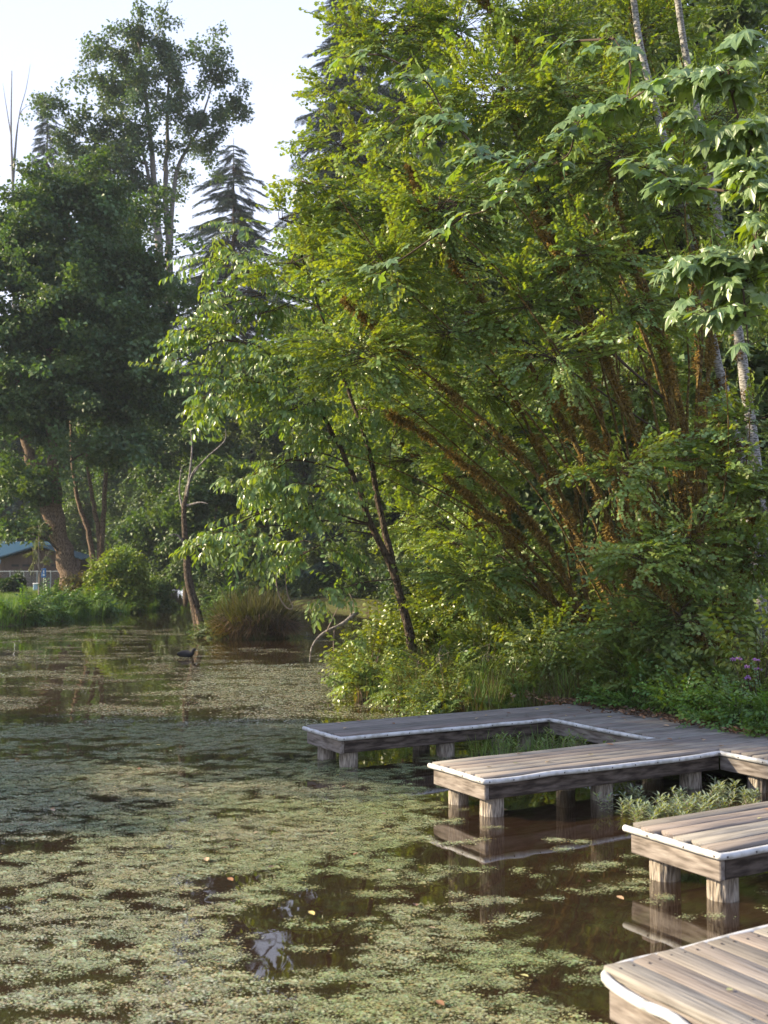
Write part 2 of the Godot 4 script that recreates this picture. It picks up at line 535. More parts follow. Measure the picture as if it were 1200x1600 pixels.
func weed_raft(n: int, radius: float, flake: float, seed_: int) -> ArrayMesh:
	# floating pondweed: a loose raft of leaves and crumbs of every size lying on the water
	rng.seed = seed_
	var g := Geo.new()
	for k in n:
		var a := rf(0, TAU)
		var p := Vector3(cos(a), 0, sin(a)) * radius * minf(1.3, absf(rng.randfn(0.0, 0.62)))
		p.y = rf(0.002, 0.010)
		var rr := flake * (0.22 + 1.1 * pow(rng.randf(), 2.2))
		var turn := rf(0, TAU)
		var tilt := Vector3(rf(-0.12, 0.12), 0, rf(-0.12, 0.12))
		var c := vary([Color(1, 1, 1), Color(0.72, 0.84, 0.6), Color(0.75, 0.6, 0.5), Color(1.15, 1.12, 1.1)][rng.randi_range(0, 3)], 0.3, 0.1)
		var rim := []
		for j in 5:
			var b := turn + TAU * j / 5.0
			var q := Vector3(cos(b) * rf(0.6, 1.25), 0, sin(b) * rf(0.4, 0.9)) * rr
			q.y = q.dot(tilt)
			q.y = maxf(q.y, -p.y + 0.001)
			rim.append(p + q)
		for j in 3:
			g.tri(rim[0], rim[j + 1], rim[j + 2], c)
	return g.mesh()

func make_leaves() -> void:
	L.cherry_at = [[], [], []]
	L.cherry = [spray_ovate(11, 0.108, 0.054, 0.5, 0.7, 101, L.cherry_at[0]), spray_ovate(9, 0.115, 0.055, 0.42, 0.9, 102, L.cherry_at[1]), spray_ovate(12, 0.1, 0.052, 0.55, 0.6, 103, L.cherry_at[2])]
	L.cherry_leaf = []
	for k in 3:
		var g0 := Geo.new()
		leaf_ovate(g0, Vector3.ZERO, Vector3(0, 0, 1), Vector3.UP, 1.0, 0.5, Color(1, 1, 1), [0.12, 0.22, 0.33][k])
		L.cherry_leaf.append(g0.mesh())
	L.vine = [spray_palmate(18, 0.044, 0.44, 7, 0.32, 111), spray_palmate(20, 0.04, 0.5, 7, 0.32, 112), spray_palmate(16, 0.047, 0.4, 7, 0.3, 113)]
	L.alder = [spray_ovate(12, 0.085, 0.056, 0.5, 0.4, 121), spray_ovate(13, 0.08, 0.052, 0.52, 0.5, 122)]
	L.shrub = [spray_ovate(14, 0.07, 0.046, 0.4, 0.2, 131), spray_ovate(12, 0.075, 0.05, 0.36, 0.3, 132)]
	L.far = [clump_far(46, 0.24, Vector3(0.8, 0.42, 0.8), 141), clump_far(42, 0.25, Vector3(0.9, 0.36, 0.7), 142), clump_far(44, 0.22, Vector3(0.65, 0.5, 0.8), 143)]
	L.airy = [clump_far(40, 0.22, Vector3(0.7, 0.55, 0.7), 144), clump_far(36, 0.24, Vector3(0.6, 0.6, 0.6), 145)]
	L.frond = [frond_conifer(151), frond_conifer(152)]
	L.tuft = [moss_tuft(161), moss_tuft(162)]
	L.grass = [blades(18, 0.5, 0.12, 0.45, 0.006, 171), blades(16, 0.42, 0.14, 0.6, 0.007, 172)]
	L.turf = [blades(22, 0.12, 0.16, 0.5, 0.005, 173)]
	L.fern = [fern_frond(181), fern_frond(182)]
	L.raft = [weed_raft(190, 0.075, 0.0075, 191), weed_raft(150, 0.07, 0.009, 192), weed_raft(210, 0.08, 0.0065, 193)]
	L.raft_wide = [weed_raft(220, 0.28, 0.018, 194), weed_raft(200, 0.26, 0.016, 195)]
	L.maple = []
	for k in 5:
		rng.seed = 201 + k
		var g := Geo.new()
		stalk(g, Vector3(0, 0.02, -0.16), Vector3.ZERO, 0.004, Color(1.2, 1.0, 0.5))
		leaf_palmate(g, Vector3.ZERO, Vector3(0, 0, 1), Vector3.UP, [0.15, 0.13, 0.16, 0.14, 0.12][k], 5, [0.46, 0.5, 0.42, 0.48, 0.4][k], [0.3, 0.6, 0.1, 0.85, 0.45][k], Color(1, 1, 1), true, [0.35, -0.2, 0.6, 0.15, -0.4][k])
		L.maple.append(g.mesh())
	L.dead = []
	rng.seed = 221
	var g2 := Geo.new()
	for k in 22:
		leaf_ovate(g2, Vector3(rf(-0.2, 0.2), rf(0.005, 0.03), rf(-0.2, 0.2)), Vector3(rf(-1, 1), rf(-0.2, 0.2), rf(-1, 1)).normalized(), (Vector3.UP + rv() * 0.5).normalized(), rf(0.04, 0.075), rf(0.025, 0.045), vary(Color(1, 1, 1), 0.4, 0.15), rf(-0.3, 0.5))
	L.dead.append(g2.mesh())
	var g3 := Geo.new()
	leaf_ovate(g3, Vector3(0, 0.004, -0.03), Vector3(0, 0.05, 1).normalized(), (Vector3.UP + Vector3(0.15, 0, 0)).normalized(), 0.06, 0.034, Color(1, 1, 1), -0.05)
	L.dead.append(g3.mesh())


# ---------------------------------------------------------------- trees
# A tree is given by its stems and by the masses of its crown; limbs run from the stems to the masses,
# branches spread inside each mass and carry the leaf sprays.
func grow(root: Node3D, stems: Array, masses: Array, how: Dictionary) -> void:
	var base := root.position
	var lines := []
	for s: Dictionary in stems:
		var pts := curve_through(s.pts, 5)
		for i in range(1, pts.size() - 1):
			pts[i] += Vector3(rf(-1, 1), rf(-0.3, 0.3), rf(-1, 1)) * s.r0 * how.get("kink", 0.25)
		lines.append([pts, s.r0, s.r1])
		part(s.get("name", "trunk"), tube_mesh(pts, s.r0, s.r1, how.get("sides", 10), how.get("rough", 0.06), 0.8, s.get("flare", 0.25), base), how.bark, root)
	var wood := Geo.new()
	var xf := []
	var col := []
	for k in how.spray.size():
		xf.append([])
		col.append(PackedColorArray())
	var picked_xf := []
	var upward: float = how.get("reach_down", 0.45)
	for m: Array in masses:
		var c: Vector3 = m[0]
		var r: Vector3 = m[1]
		var count: int = m[2]
		var tint: Color = m[3] if m.size() > 3 else how.color
		# where the limb leaves a stem
		var best := 1e9
		var from := c
		var fr := 0.05
		for ln: Array in lines:
			var pts: PackedVector3Array = ln[0]
			for i in range(2, pts.size()):
				var p := pts[i]
				var flat := Vector2(p.x - c.x, p.z - c.z).length()
				var want := c.y - upward * flat
				var cost := p.distance_to(c) + 1.4 * absf(p.y - want)
				if cost < best:
					best = cost
					from = p
					fr = lerpf(ln[1], ln[2], float(i) / pts.size())
		var far := from.distance_to(c)
		var arch: float = how.get("arch", 0.12)
		var mid := from.lerp(c, 0.5) + Vector3.UP * far * arch + rv() * far * 0.07
		var limb := curve_through([from, mid, c, c + (c - mid).normalized() * r.length() * 0.25], 4)
		var lr: float = minf(fr * 0.6, how.get("limb", 0.012) * far + 0.009)
		tube(wood, limb, lr, lr * 0.3, 6, base, 0.05)
		var each: int = how.get("per_branch", 7)
		for b in maxi(2, count / each):
			var start := limb[rng.randi_range(int(limb.size() * 0.35), limb.size() - 1)]
			var d := rv()
			var goal := c + Vector3(d.x * r.x, d.y * r.y, d.z * r.z) * pow(rng.randf(), how.get("shell", 0.45))
			if how.has("fuzzy"):
				goal = c + Vector3(rng.randfn() * r.x, rng.randfn() * r.y, rng.randfn() * r.z) * how.fuzzy
			var bl := start.distance_to(goal)
			var bmid := start.lerp(goal, 0.5) + Vector3.UP * bl * arch * 0.7 + rv() * bl * 0.1
			var br := curve_through([start, bmid, goal], 3)
			tube(wood, br, lr * 0.28 + 0.003, 0.003, 4, base)
			for j in each:
				var f := lerpf(0.3, 1.0, (j + rng.randf()) / each) * (br.size() - 1)
				var i0 := mini(int(f), br.size() - 2)
				var p := br[i0].lerp(br[i0 + 1], f - i0)
				var along := (br[i0 + 1] - br[i0]).normalized()
				var dir: Vector3 = (along * 0.8 + (p - c).normalized() * 0.5 + rv() * how.get("wild", 0.55) + Vector3.DOWN * how.get("droop", 0.2)).normalized()
				if how.has("flat"):
					dir.y *= 1.0 - how.flat
				dir = dir.normalized()
				var up: Vector3 = (Vector3.UP + rv() * how.get("tumble", 0.35)).normalized()
				var t := frame(dir, up, p + rv() * how.get("loose", 0.1) - base, rf(0.75, 1.25) * how.get("size", 1.0))
				var cc := vary(tint, how.get("vary", 0.2), how.get("hue", 0.12))
				var k := rng.randi_range(0, how.spray.size() - 1)
				if how.has("leaf_parts"):
					picked_xf.append([t, cc, k])
				else:
					xf[k].append(t)
					col[k].append(cc)
	if how.has("leaf_parts"):
		# the sprays that hang nearest are built leaf by leaf
		picked_xf.sort_custom(func(p, q): return (p[0] as Transform3D).origin.z > (q[0] as Transform3D).origin.z)
		var made := 0
		for e: Array in picked_xf:
			if made < 290:
				var t: Transform3D = e[0]
				tube(wood, PackedVector3Array([t * Vector3.ZERO, t * Vector3(0, -0.01, 0.2), t * Vector3(0, -0.045, 0.48)]), 0.004, 0.002, 4)
				for lt: Transform3D in L.cherry_at[e[2]]:
					part("leaf", L.cherry_leaf[made % 3], how.leaf_parts[(made * 7) % how.leaf_parts.size()], root, t * lt)
					made += 1
			else:
				xf[e[2]].append(e[0])
				col[e[2]].append(e[1])
	if wood.v.size():
		var w := part("branches", wood.mesh(), how.get("branch_bark", how.bark), root)
		w.set_meta("kind", "stuff")
	for k in how.spray.size():
		if xf[k].size():
			scatter("crown", how.spray[k], how.leaf, root, xf[k], col[k])

func moss_on(root: Node3D, pts: Array, r0: float, r1: float, count: int, tint: Color, cover := 0.75, called := "moss") -> void:
	var line := curve_through(pts, 6)
	var xf := [[], []]
	var col := [PackedColorArray(), PackedColorArray()]
	for k in count:
		var f := rng.randf() * (line.size() - 1)
		var i := mini(int(f), line.size() - 2)
		var p := line[i].lerp(line[i + 1], f - i)
		if relief.get_noise_2d(f * 14.0 + r0 * 900.0, root.position.x * 37.0) > cover - 0.5:
			continue
		var t := (line[i + 1] - line[i]).normalized()
		var d := rv()
		d = (d - t * d.dot(t)).normalized()
		var r := lerpf(r0, r1, f / line.size())
		var low := maxf(0.0, -d.y)
		var kk := k % 2
		xf[kk].append(frame(t, (d + Vector3.DOWN * 0.35 * low).normalized(), p + d * r * 0.9 - root.position, rf(0.7, 1.5) + low * 0.6))
		col[kk].append(vary(tint, 0.35, 0.15))
	for k in 2:
		if xf[k].size():
			scatter(called, L.tuft[k], M.moss, root, xf[k], col[k])

func conifer(label: String, at: Vector3, h: float, wide: float, count: int, tint: Color, from := 0.08) -> void:
	var root := thing("conifer", label, "conifer", at, "tall conifers behind the pond")
	part("trunk", tube_mesh(curve_through([at, at + Vector3(0.1, h * 0.5, 0), at + Vector3(0, h, 0)], 8), h * 0.014, 0.02, 8, 0.05, 1.0, 0.3, at), M.bark, root)
	var xf := [[], []]
	var col := [PackedColorArray(), PackedColorArray()]
	var wood := Geo.new()
	var whorls := int(h * 2.1)
	for w in whorls:
		var f := lerpf(from, 0.985, pow(maxf(0.0, w + rf(-0.3, 0.3)) / whorls, 0.95))
		var y := h * f
		var reach := wide * pow(1.0 - f, 0.75) * rf(0.75, 1.1) + 0.25
		var nb := 9 if f < 0.8 else 6
		for b in nb:
			var a := rf(0, TAU)
			var ln := reach * rf(0.4, 1.2)
			var out := Vector3(cos(a), 0, sin(a))
			var p0 := Vector3(0, y + rf(-0.45, 0.45), 0)
			var p1 := p0 + out * ln * 0.55 + Vector3.DOWN * ln * 0.12
			var p2 := p0 + out * ln + Vector3.DOWN * ln * rf(0.2, 0.4)
			var br := curve_through([p0, p1, p2], 3)
			tube(wood, br, 0.035, 0.008, 4)
			var n := maxi(3, int(count * 4.0 * ln / (whorls * nb * wide * 0.5)))
			for j in n:
				var q := lerpf(0.2, 1.0, (j + rng.randf()) / n) * (br.size() - 1)
				var i := mini(int(q), br.size() - 2)
				var p := br[i].lerp(br[i + 1], q - i)
				var side := out.cross(Vector3.UP) * rf(-0.9, 0.9)
				var k := rng.randi_range(0, 1)
				xf[k].append(frame((out + side + Vector3.DOWN * rf(0.1, 0.6)).normalized(), (Vector3.UP + rv() * 0.3).normalized(), p, rf(0.8, 1.4) * (0.75 + 0.6 * (1.0 - f))))
				col[k].append(vary(tint, 0.25, 0.08))
	var bw := part("branches", wood.mesh(), M.bark, root)
	bw.set_meta("kind", "stuff")
	for k in 2:
		scatter("crown", L.frond[k], M.needle, root, xf[k], col[k])


# ---------------------------------------------------------------- terrain
var shore := PackedVector2Array([Vector2(14, 12), Vector2(8.3, -1.7), Vector2(5.2, -7.1), Vector2(2.25, -12.2), Vector2(1.3, -13.5), Vector2(0.4, -14.6), Vector2(-0.25, -15.6), Vector2(-0.6, -17.5), Vector2(-0.55, -21), Vector2(-0.2, -27), Vector2(0.4, -34), Vector2(-0.4, -42), Vector2(-2.6, -50), Vector2(-6.2, -55), Vector2(-8.4, -62), Vector2(-10.5, -75), Vector2(-15, -101), Vector2(-24, -108), Vector2(-25, -96), Vector2(-19, -74), Vector2(-13.5, -58), Vector2(-10.4, -49), Vector2(-10.9, -44), Vector2(-11.6, -38), Vector2(-12.7, -34), Vector2(-15.5, -30), Vector2(-22, -22), Vector2(-26, -6), Vector2(-22, 12)])

func shore_distance(p: Vector2) -> float:
	# positive on land
	var best := 1e18
	var n := shore.size()
	var inside := false
	var j := n - 1
	for i in n:
		var a := shore[j]
		var b := shore[i]
		var ab := b - a
		var q := p - a - ab * clampf((p - a).dot(ab) / ab.length_squared(), 0.0, 1.0)
		best = minf(best, q.length_squared())
		if (b.y > p.y) != (a.y > p.y) and p.x < (a.x - b.x) * (p.y - b.y) / (a.y - b.y) + b.x:
			inside = not inside
		j = i
	return -sqrt(best) if inside else sqrt(best)

func ground_y(x: float, z: float) -> float:
	var d := shore_distance(Vector2(x, z))
	var bump := relief.get_noise_2d(x * 6.0, z * 6.0)
	if d < 0.0:
		return maxf(-0.85, d * 0.28) + bump * 0.05 * smoothstep(0.0, 1.0, -d)
	var h := 0.4 * (1.0 - exp(-d / 0.7)) + bump * 0.09 * smoothstep(0.4, 3.0, d)
	if x > 1.0 and z < 4.0:
		h += 0.16 * maxf(0.0, d - 2.2) * smoothstep(0.5, 4.0, x) * (1.0 - smoothstep(14.0, 30.0, d)) + 1.9 * smoothstep(14.0, 30.0, d) * smoothstep(0.5, 4.0, x)
	return h

func spaced(lo: float, hi: float, near: float, fine: float, ratio: float) -> PackedFloat32Array:
	var a := []
	var p := near
	var s := fine
	while p < hi:
		a.append(p)
		p += s
		s *= ratio
	a.append(hi)
	p = near - fine
	s = fine
	var b := []
	while p > lo:
		b.append(p)
		p -= s
		s *= ratio
	b.append(lo)
	b.reverse()
	return PackedFloat32Array(b + a)

func build_ground() -> void:
	var xs := spaced(-900, 900, -1.0, 0.28, 1.025)
	var zs := spaced(-1100, 200, -14.0, 0.3, 1.022)
	var g := Geo.new()
	var nx := xs.size()
	for z in zs:
		for x in xs:
			g.v.append(Vector3(x, ground_y(x, z), z))
	for i in zs.size() - 1:
		for k in nx - 1:
			var a := i * nx + k
			g.ix.append(a); g.ix.append(a + 1); g.ix.append(a + nx)
			g.ix.append(a + 1); g.ix.append(a + nx + 1); g.ix.append(a + nx)
	var st := SurfaceTool.new()
	st.create_from(g.mesh(), 0)
	st.generate_normals()
	setting("ground", st.commit(), M.ground)
	# pond surface
	var w := Geo.new()
	var tris := Geometry2D.triangulate_polygon(shore_out())
	var ring := shore_out()
	for p in ring:
		w.v.append(Vector3(p.x, 0, p.y))
		w.n.append(Vector3.UP)
	for k in range(0, tris.size(), 3):
		var a := ring[tris[k]]
		var b := ring[tris[k + 1]]
		var c := ring[tris[k + 2]]
		var flip := (b - a).cross(c - a) < 0.0
		w.ix.append(tris[k])
		w.ix.append(tris[k + 2] if flip else tris[k + 1])
		w.ix.append(tris[k + 1] if flip else tris[k + 2])
	setting("pond_water", w.mesh(), M.water)

func shore_out() -> PackedVector2Array:
	# the water sheet runs a little under the banks
	return Geometry2D.offset_polygon(shore, 0.25)[0]


# ---------------------------------------------------------------- docks
var dock_frame := Transform3D(Basis(Vector3.UP, deg_to_rad(30.0)), Vector3(1.78, 0, -11.76))
const TOP := 0.335

func plank_mesh(length: float, width: float, seed_: int) -> ArrayMesh:
	# a worn board along x: rounded edges, slightly cupped and uneven, ends not quite square
	rng.seed = seed_
	var g := Geo.new()
	var n := 9
	var prof := [[-0.5, -0.02], [-0.5, -0.006], [-0.44, 0.0], [0.44, 0.0], [0.5, -0.006], [0.5, -0.02], [0.5, -0.038], [-0.5, -0.038]]
	var skew := rf(-0.012, 0.012)
	for i in n + 1:
		var f := float(i) / n
		var dy := rf(-0.0025, 0.0025)
		var dz := rf(-0.0025, 0.0025)
		for p: Array in prof:
			g.v.append(Vector3(f * length + skew * p[0] * 2.0, p[1] + dy, p[0] * width + dz + rf(-0.001, 0.001)))
			g.c.append(Color.WHITE)
	var m := prof.size()
	for i in n:
		for j in m:
			var a := i * m + j
			var b := i * m + (j + 1) % m
			g.ix.append(a); g.ix.append(a + m); g.ix.append(b)
			g.ix.append(b); g.ix.append(a + m); g.ix.append(b + m)
	for j in range(1, m - 1):
		g.ix.append(0); g.ix.append(j); g.ix.append(j + 1)
		var e := n * m
		g.ix.append(e); g.ix.append(e + j + 1); g.ix.append(e + j)
	var st := SurfaceTool.new()
	var flatten := Geo.new()
	for k in g.ix:
		flatten.v.append(g.v[k])
		flatten.ix.append(flatten.ix.size())
	st.create_from(flatten.mesh(), 0)
	st.generate_normals()
	return st.commit()

func hose_part(root: Node3D, way: Array, sag: float, seed_: int, nails := true) -> void:
	# white bumper hose tacked along the edge; WAY in the dock's own axes
	rng.seed = seed_
	var pts := []
	for i in way.size() - 1:
		var a: Vector3 = way[i]
		var b: Vector3 = way[i + 1]
		var n := maxi(1, int(a.distance_to(b) / 0.3))
		for k in n:
			var f := float(k) / n
			var p := a.lerp(b, f)
			if k > 0:
				p.y += rf(-sag, sag * 0.6)
			elif i > 0:
				p = p.lerp((way[i - 1] as Vector3).lerp(b, 0.5), 0.02)
			pts.append(p)
	pts.append(way[way.size() - 1])
	var line := curve_through(pts, 5)
	var h := part("edge_hose", tube_mesh(line, 0.021, 0.021, 12, 0.0), M.hose, root)
	if nails:
		var nm := box_mesh(Vector3(-0.006, -0.006, -0.003), Vector3(0.006, 0.006, 0.003), 0.002)
		for i in range(3, line.size() - 2, 4):
			var t := (line[i + 1] - line[i - 1]).normalized()
			var out := t.cross(Vector3.UP).normalized()
			var probe: Vector3 = line[i] + out
			var mid: Vector3 = Vector3(-1.0, line[i].y, (way[0] as Vector3).z)
			if out.z < -0.5 or (absf(out.z) < 0.5 and out.x > 0.5):
				out = -out
			part("nail", nm, M.nail, h, frame(out, Vector3.UP, line[i] + out * 0.021, 1.0))

func pile_part(root: Node3D, at: Vector3, seed_: int) -> void:
	rng.seed = seed_
	var r := rf(0.082, 0.095)
	var g := Geo.new()
	var line := curve_through([at + Vector3(rf(-0.02, 0.02), -0.9, rf(-0.02, 0.02)), at + Vector3(0, -0.3, 0), at + Vector3(0, 0.12, 0), at], 3)
	line[line.size() - 1] = at + Vector3(0, 0.155, 0)
	tube(g, PackedVector3Array([at + Vector3(0, -0.9, 0), at + Vector3(0, -0.4, 0), at + Vector3(0, -0.1, 0), at + Vector3(0, 0.0, 0), at + Vector3(0, 0.07, 0), at + Vector3(0, TOP - 0.19, 0)]), r * 1.04, r, 22, Vector3.ZERO, 0.012)
	part("pile", g.mesh(), M.pile, root)

func build_docks() -> void:
	var labels := ["finger dock farthest off, its tip in shade behind the other docks", "middle finger dock with white hose sagging along its long edge", "finger dock at the right edge with ragged plank ends over two thick piles"]
	var near_b := [0.0, 2.39, 4.82]
	var tips := [-2.54, -2.54, -2.62]
	var w := 0.73
	for k in 3:
		var root := thing("finger_dock", labels[k], "dock", Vector3.ZERO, "finger docks reaching out over the pond")
		root.transform = dock_frame
		var b1: float = near_b[k]
		var b0 := b1 - w
		var tip: float = tips[k]
		var pw := w / 6.0
		for j in 6:
			rng.seed = 400 + k * 10 + j
			var ragged := rf(-0.025, 0.025) if k == 2 else rf(-0.012, 0.012)
			var m := plank_mesh(-tip + (1.13 if k < 2 else 1.1) + ragged, pw - rf(0.008, 0.014), 500 + k * 10 + j)
			part("plank", m, M["plank%d" % ((j * 5 + k * 2 + (j / 2)) % 6)], root, Transform3D(Basis(), Vector3(tip - ragged - 0.012, TOP + rf(-0.003, 0.003), b0 + pw * (j + 0.5))))
		# rim beams
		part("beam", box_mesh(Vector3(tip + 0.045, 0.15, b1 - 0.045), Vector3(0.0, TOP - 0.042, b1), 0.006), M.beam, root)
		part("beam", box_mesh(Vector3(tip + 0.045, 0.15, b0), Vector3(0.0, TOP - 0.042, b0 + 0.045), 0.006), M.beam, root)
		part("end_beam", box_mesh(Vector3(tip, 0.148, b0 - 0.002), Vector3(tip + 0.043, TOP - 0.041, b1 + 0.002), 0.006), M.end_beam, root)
		var n := 0
		for a in [tip + 0.16, -1.25, -0.22]:
			for b in [b0 + 0.13, b1 - 0.13]:
				n += 1
				pile_part(root, Vector3(a, 0, b), 700 + k * 10 + n)
		var y := TOP - 0.036
		var o := 0.022
		var way := [Vector3(tip - o, y, b0 - 0.03), Vector3(tip - o, y, b1 - 0.03), Vector3(tip - o * 0.2, y - 0.004, b1 + o), Vector3(-0.02, y, b1 + o)]
		if k < 2:
			way.append(Vector3(0.03 - o * 2.0, y, b1 + 0.06))
			way.append(Vector3(-o, y + 0.005, near_b[k + 1] - w - 0.02))
		hose_part(root, way, [0.004, 0.013, 0.007][k], 800 + k)
	# the boardwalk they spring from
	var walk := thing("boardwalk", "weathered plank boardwalk along the bank joining the finger docks", "boardwalk")
	walk.transform = dock_frame
	var n2 := 0
	for span in [[0.0, 2.39 - w], [2.39, 4.82 - w], [4.82, 5.86]]:
		var pw := 0.12
		var c := int(round((span[1] - span[0]) / pw))
		pw = (span[1] - span[0]) / c
		for j in c:
			n2 += 1
			rng.seed = 900 + n2
			var a0 := rf(-0.01, 0.012)
			if span[0] < 0.0:
				a0 = 0.25 + 0.12 * (c - j)
			part("plank", plank_mesh(1.15 - a0 + rf(-0.02, 0.03), pw - rf(0.008, 0.015), 950 + n2), M["plank%d" % ((n2 * 7 + n2 / 3) % 6)], walk, Transform3D(Basis(), Vector3(a0, TOP + rf(-0.004, 0.003), span[0] + pw * (j + 0.5))))
	for span in [[0.0, 2.39 - w], [2.39, 4.82 - w]]:
		part("beam", box_mesh(Vector3(0.004, 0.15, span[0] + 0.003), Vector3(0.048, TOP - 0.042, span[1] - 0.003), 0.006), M.end_beam, walk)
		for b in [span[0] + 0.3, span[1] - 0.3]:
			pile_part(walk, Vector3(0.16, 0, b), 760 + int(b * 10))
	# the near platform
	var deck := thing("dock_platform", "wide pale dock platform in the near right corner with loose white hose", "dock")
	deck.transform = dock_frame
	var c0 := -4.42
	for j in 14:
		rng.seed = 1000 + j
		var m := plank_mesh(3.2 + rf(-0.01, 0.01), 0.138, 1020 + j)
		# boards run along the walkway's direction here
		part("plank", m, M["plank%d" % ((j * 5 + 2) % 6)], deck, Transform3D(Basis(Vector3.UP, -PI / 2), Vector3(c0 + 0.07 + 0.143 * j, TOP + rf(-0.002, 0.002), 5.88)))
	var nail := box_mesh(Vector3(-0.005, -0.002, -0.005), Vector3(0.005, 0.003, 0.005), 0.002)
	for j in 14:
		for b in [5.94, 6.55, 7.2]:
			for s in [-0.035, 0.035]:
				part("nail", nail, M.nail, deck, Transform3D(Basis(), Vector3(c0 + 0.07 + 0.143 * j + s, TOP + 0.002, b + rf(-0.015, 0.015))))
	part("end_beam", box_mesh(Vector3(c0, 0.13, 5.9), Vector3(c0 + 0.045, TOP - 0.042, 9.05), 0.008), M.end_beam, deck)
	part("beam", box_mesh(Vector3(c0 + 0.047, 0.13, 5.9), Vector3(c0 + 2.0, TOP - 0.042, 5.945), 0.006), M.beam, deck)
	for p in [Vector3(c0 + 0.3, 0, 6.1), Vector3(c0 + 1.6, 0, 6.1), Vector3(c0 + 0.3, 0, 7.6), Vector3(c0 + 1.6, 0, 7.6)]:
		pile_part(deck, p, 780 + int(p.x * 10 + p.z))
	hose_part(deck, [Vector3(c0 + 2.0, TOP - 0.02, 5.86), Vector3(c0 + 0.1, TOP - 0.025, 5.865), Vector3(c0 - 0.012, TOP - 0.04, 5.9), Vector3(c0 - 0.03, TOP - 0.06, 6.12), Vector3(c0 - 0.032, TOP - 0.055, 6.3), Vector3(c0 - 0.034, TOP - 0.115, 6.55), Vector3(c0 - 0.035, TOP - 0.13, 6.9)], 0.004, 880, false)
	# fallen leaves gathered along the bank side of the boardwalk
	var xf := []
	var col := PackedColorArray()
	rng.seed = 77
	for k in 300:
		var b := rf(-1.6, 5.6)
		var a := 1.1 + absf(rng.randfn(0.0, 0.22)) - 0.12 - 0.25 * rng.randf() * rng.randf()
		var p := dock_frame * Vector3(a, 0, b)
		p.y = maxf(TOP + 0.002, ground_y(p.x, p.z) + 0.01) if a < 1.14 else ground_y(p.x, p.z) + 0.012
		xf.append(Transform3D(Basis(Vector3.UP, rf(0, TAU)).scaled(Vector3.ONE * rf(0.5, 1.0)), p))
		col.append(vary([Color(0.17, 0.09, 0.055), Color(0.24, 0.15, 0.1), Color(0.12, 0.075, 0.05)][k % 3], 0.3, 0.15))
	var single := []
	var scol := PackedColorArray()
	for k in 150:
		var p: Vector3
		if k < 90:
			var q: Array = [[-2.4, 1.0, -0.7, -0.03], [-2.4, 1.0, 1.7, 2.36], [-2.4, 0.9, 4.12, 4.8], [0.1, 1.1, 0.0, 1.6], [-4.3, -2.6, 5.95, 7.2]][k % 5]
			p = dock_frame * Vector3(rf(q[0], q[1]), TOP + 0.004, rf(q[2], q[3]))
		else:
			p = Vector3(rf(-3.5, 1.5), 0.012, rf(-12.0, -4.5))
		single.append(Transform3D(Basis(Vector3.UP, rf(0, TAU)).scaled(Vector3.ONE * rf(0.6, 1.2)), p))
		scol.append(vary([Color(0.26, 0.15, 0.09), Color(0.36, 0.26, 0.17), Color(0.2, 0.12, 0.08), Color(0.4, 0.36, 0.16)][k % 4], 0.3, 0.15))
	var stray := scatter("stray_leaves", L.dead[1], M.litter, self, single, scol)
	stray.set_meta("label", "stray dead leaves lying on the dock planks and floating on the pond")
	stray.set_meta("category", "leaf litter")
	var lit := scatter("fallen_leaves", L.dead[0], M.litter, self, xf, col)
	lit.set_meta("label", "brown dead leaves strewn along the bank side of the boardwalk")
	lit.set_meta("category", "leaf litter")


# ---------------------------------------------------------------- pondweed
func weed_amount(x: float, z: float) -> float:
	var d := -z
	var m := 0.0
	# the big near mat, thinning towards the docks
	var edge := lerpf(1.0, 0.15, clampf((d - 5.0) / 5.5, 0.0, 1.0))
	m = 0.7 * (1.0 - smoothstep(-0.5, 0.55, x - edge))
	m *= smoothstep(11.6, 10.4, d)
	m = maxf(m, 0.2 * smoothstep(2.6, 1.2, x) * smoothstep(12.5, 9.5, d))
	if d > 10.0:
		m = maxf(m, 0.33 * smoothstep(34.0, 22.0, d))
		m = maxf(m, 0.9 * smoothstep(1.15, 0.6, Vector2((x + 1.7) / 2.0, (d - 18.3) / 4.2).length()))
		m = maxf(m, 0.78 * smoothstep(1.2, 0.6, Vector2((x + 1.3) / 1.7, (d - 12.6) / 1.1).length()))
		m = maxf(m, 0.55 * smoothstep(1.2, 0.5, Vector2((x + 3.0) / 2.2, (d - 13.2) / 1.4).length()))
	# open leads, and the clear brown water round the middle docks
	m *= 1.0 - 0.75 * smoothstep(1.25, 0.7, Vector2((x - 1.3) / 1.15, (d - 7.6) / 1.5).length())
	m *= 1.0 - 0.7 * smoothstep(1.2, 0.5, Vector2((x + 0.42) / 0.46, (d - 5.75) / 1.25).length())
	m *= 1.0 - 0.6 * smoothstep(1.2, 0.5, Vector2((x + 2.5) / 0.5, (d - 7.7) / 0.5).length())
	m *= 1.0 - 0.6 * smoothstep(1.2, 0.5, Vector2((x + 1.65) / 0.35, (d - 4.8) / 0.7).length())
	m *= 1.0 - 0.45 * smoothstep(1.2, 0.5, Vector2((x + 1.2) / 0.5, (d - 6.6) / 0.35).length())
	if d > 24.0:
		m = maxf(m, 0.42 * smoothstep(1.2, 0.5, Vector2((x + 9.0) / 5.0, (d - 31.0) / 5.0).length()))
	return m

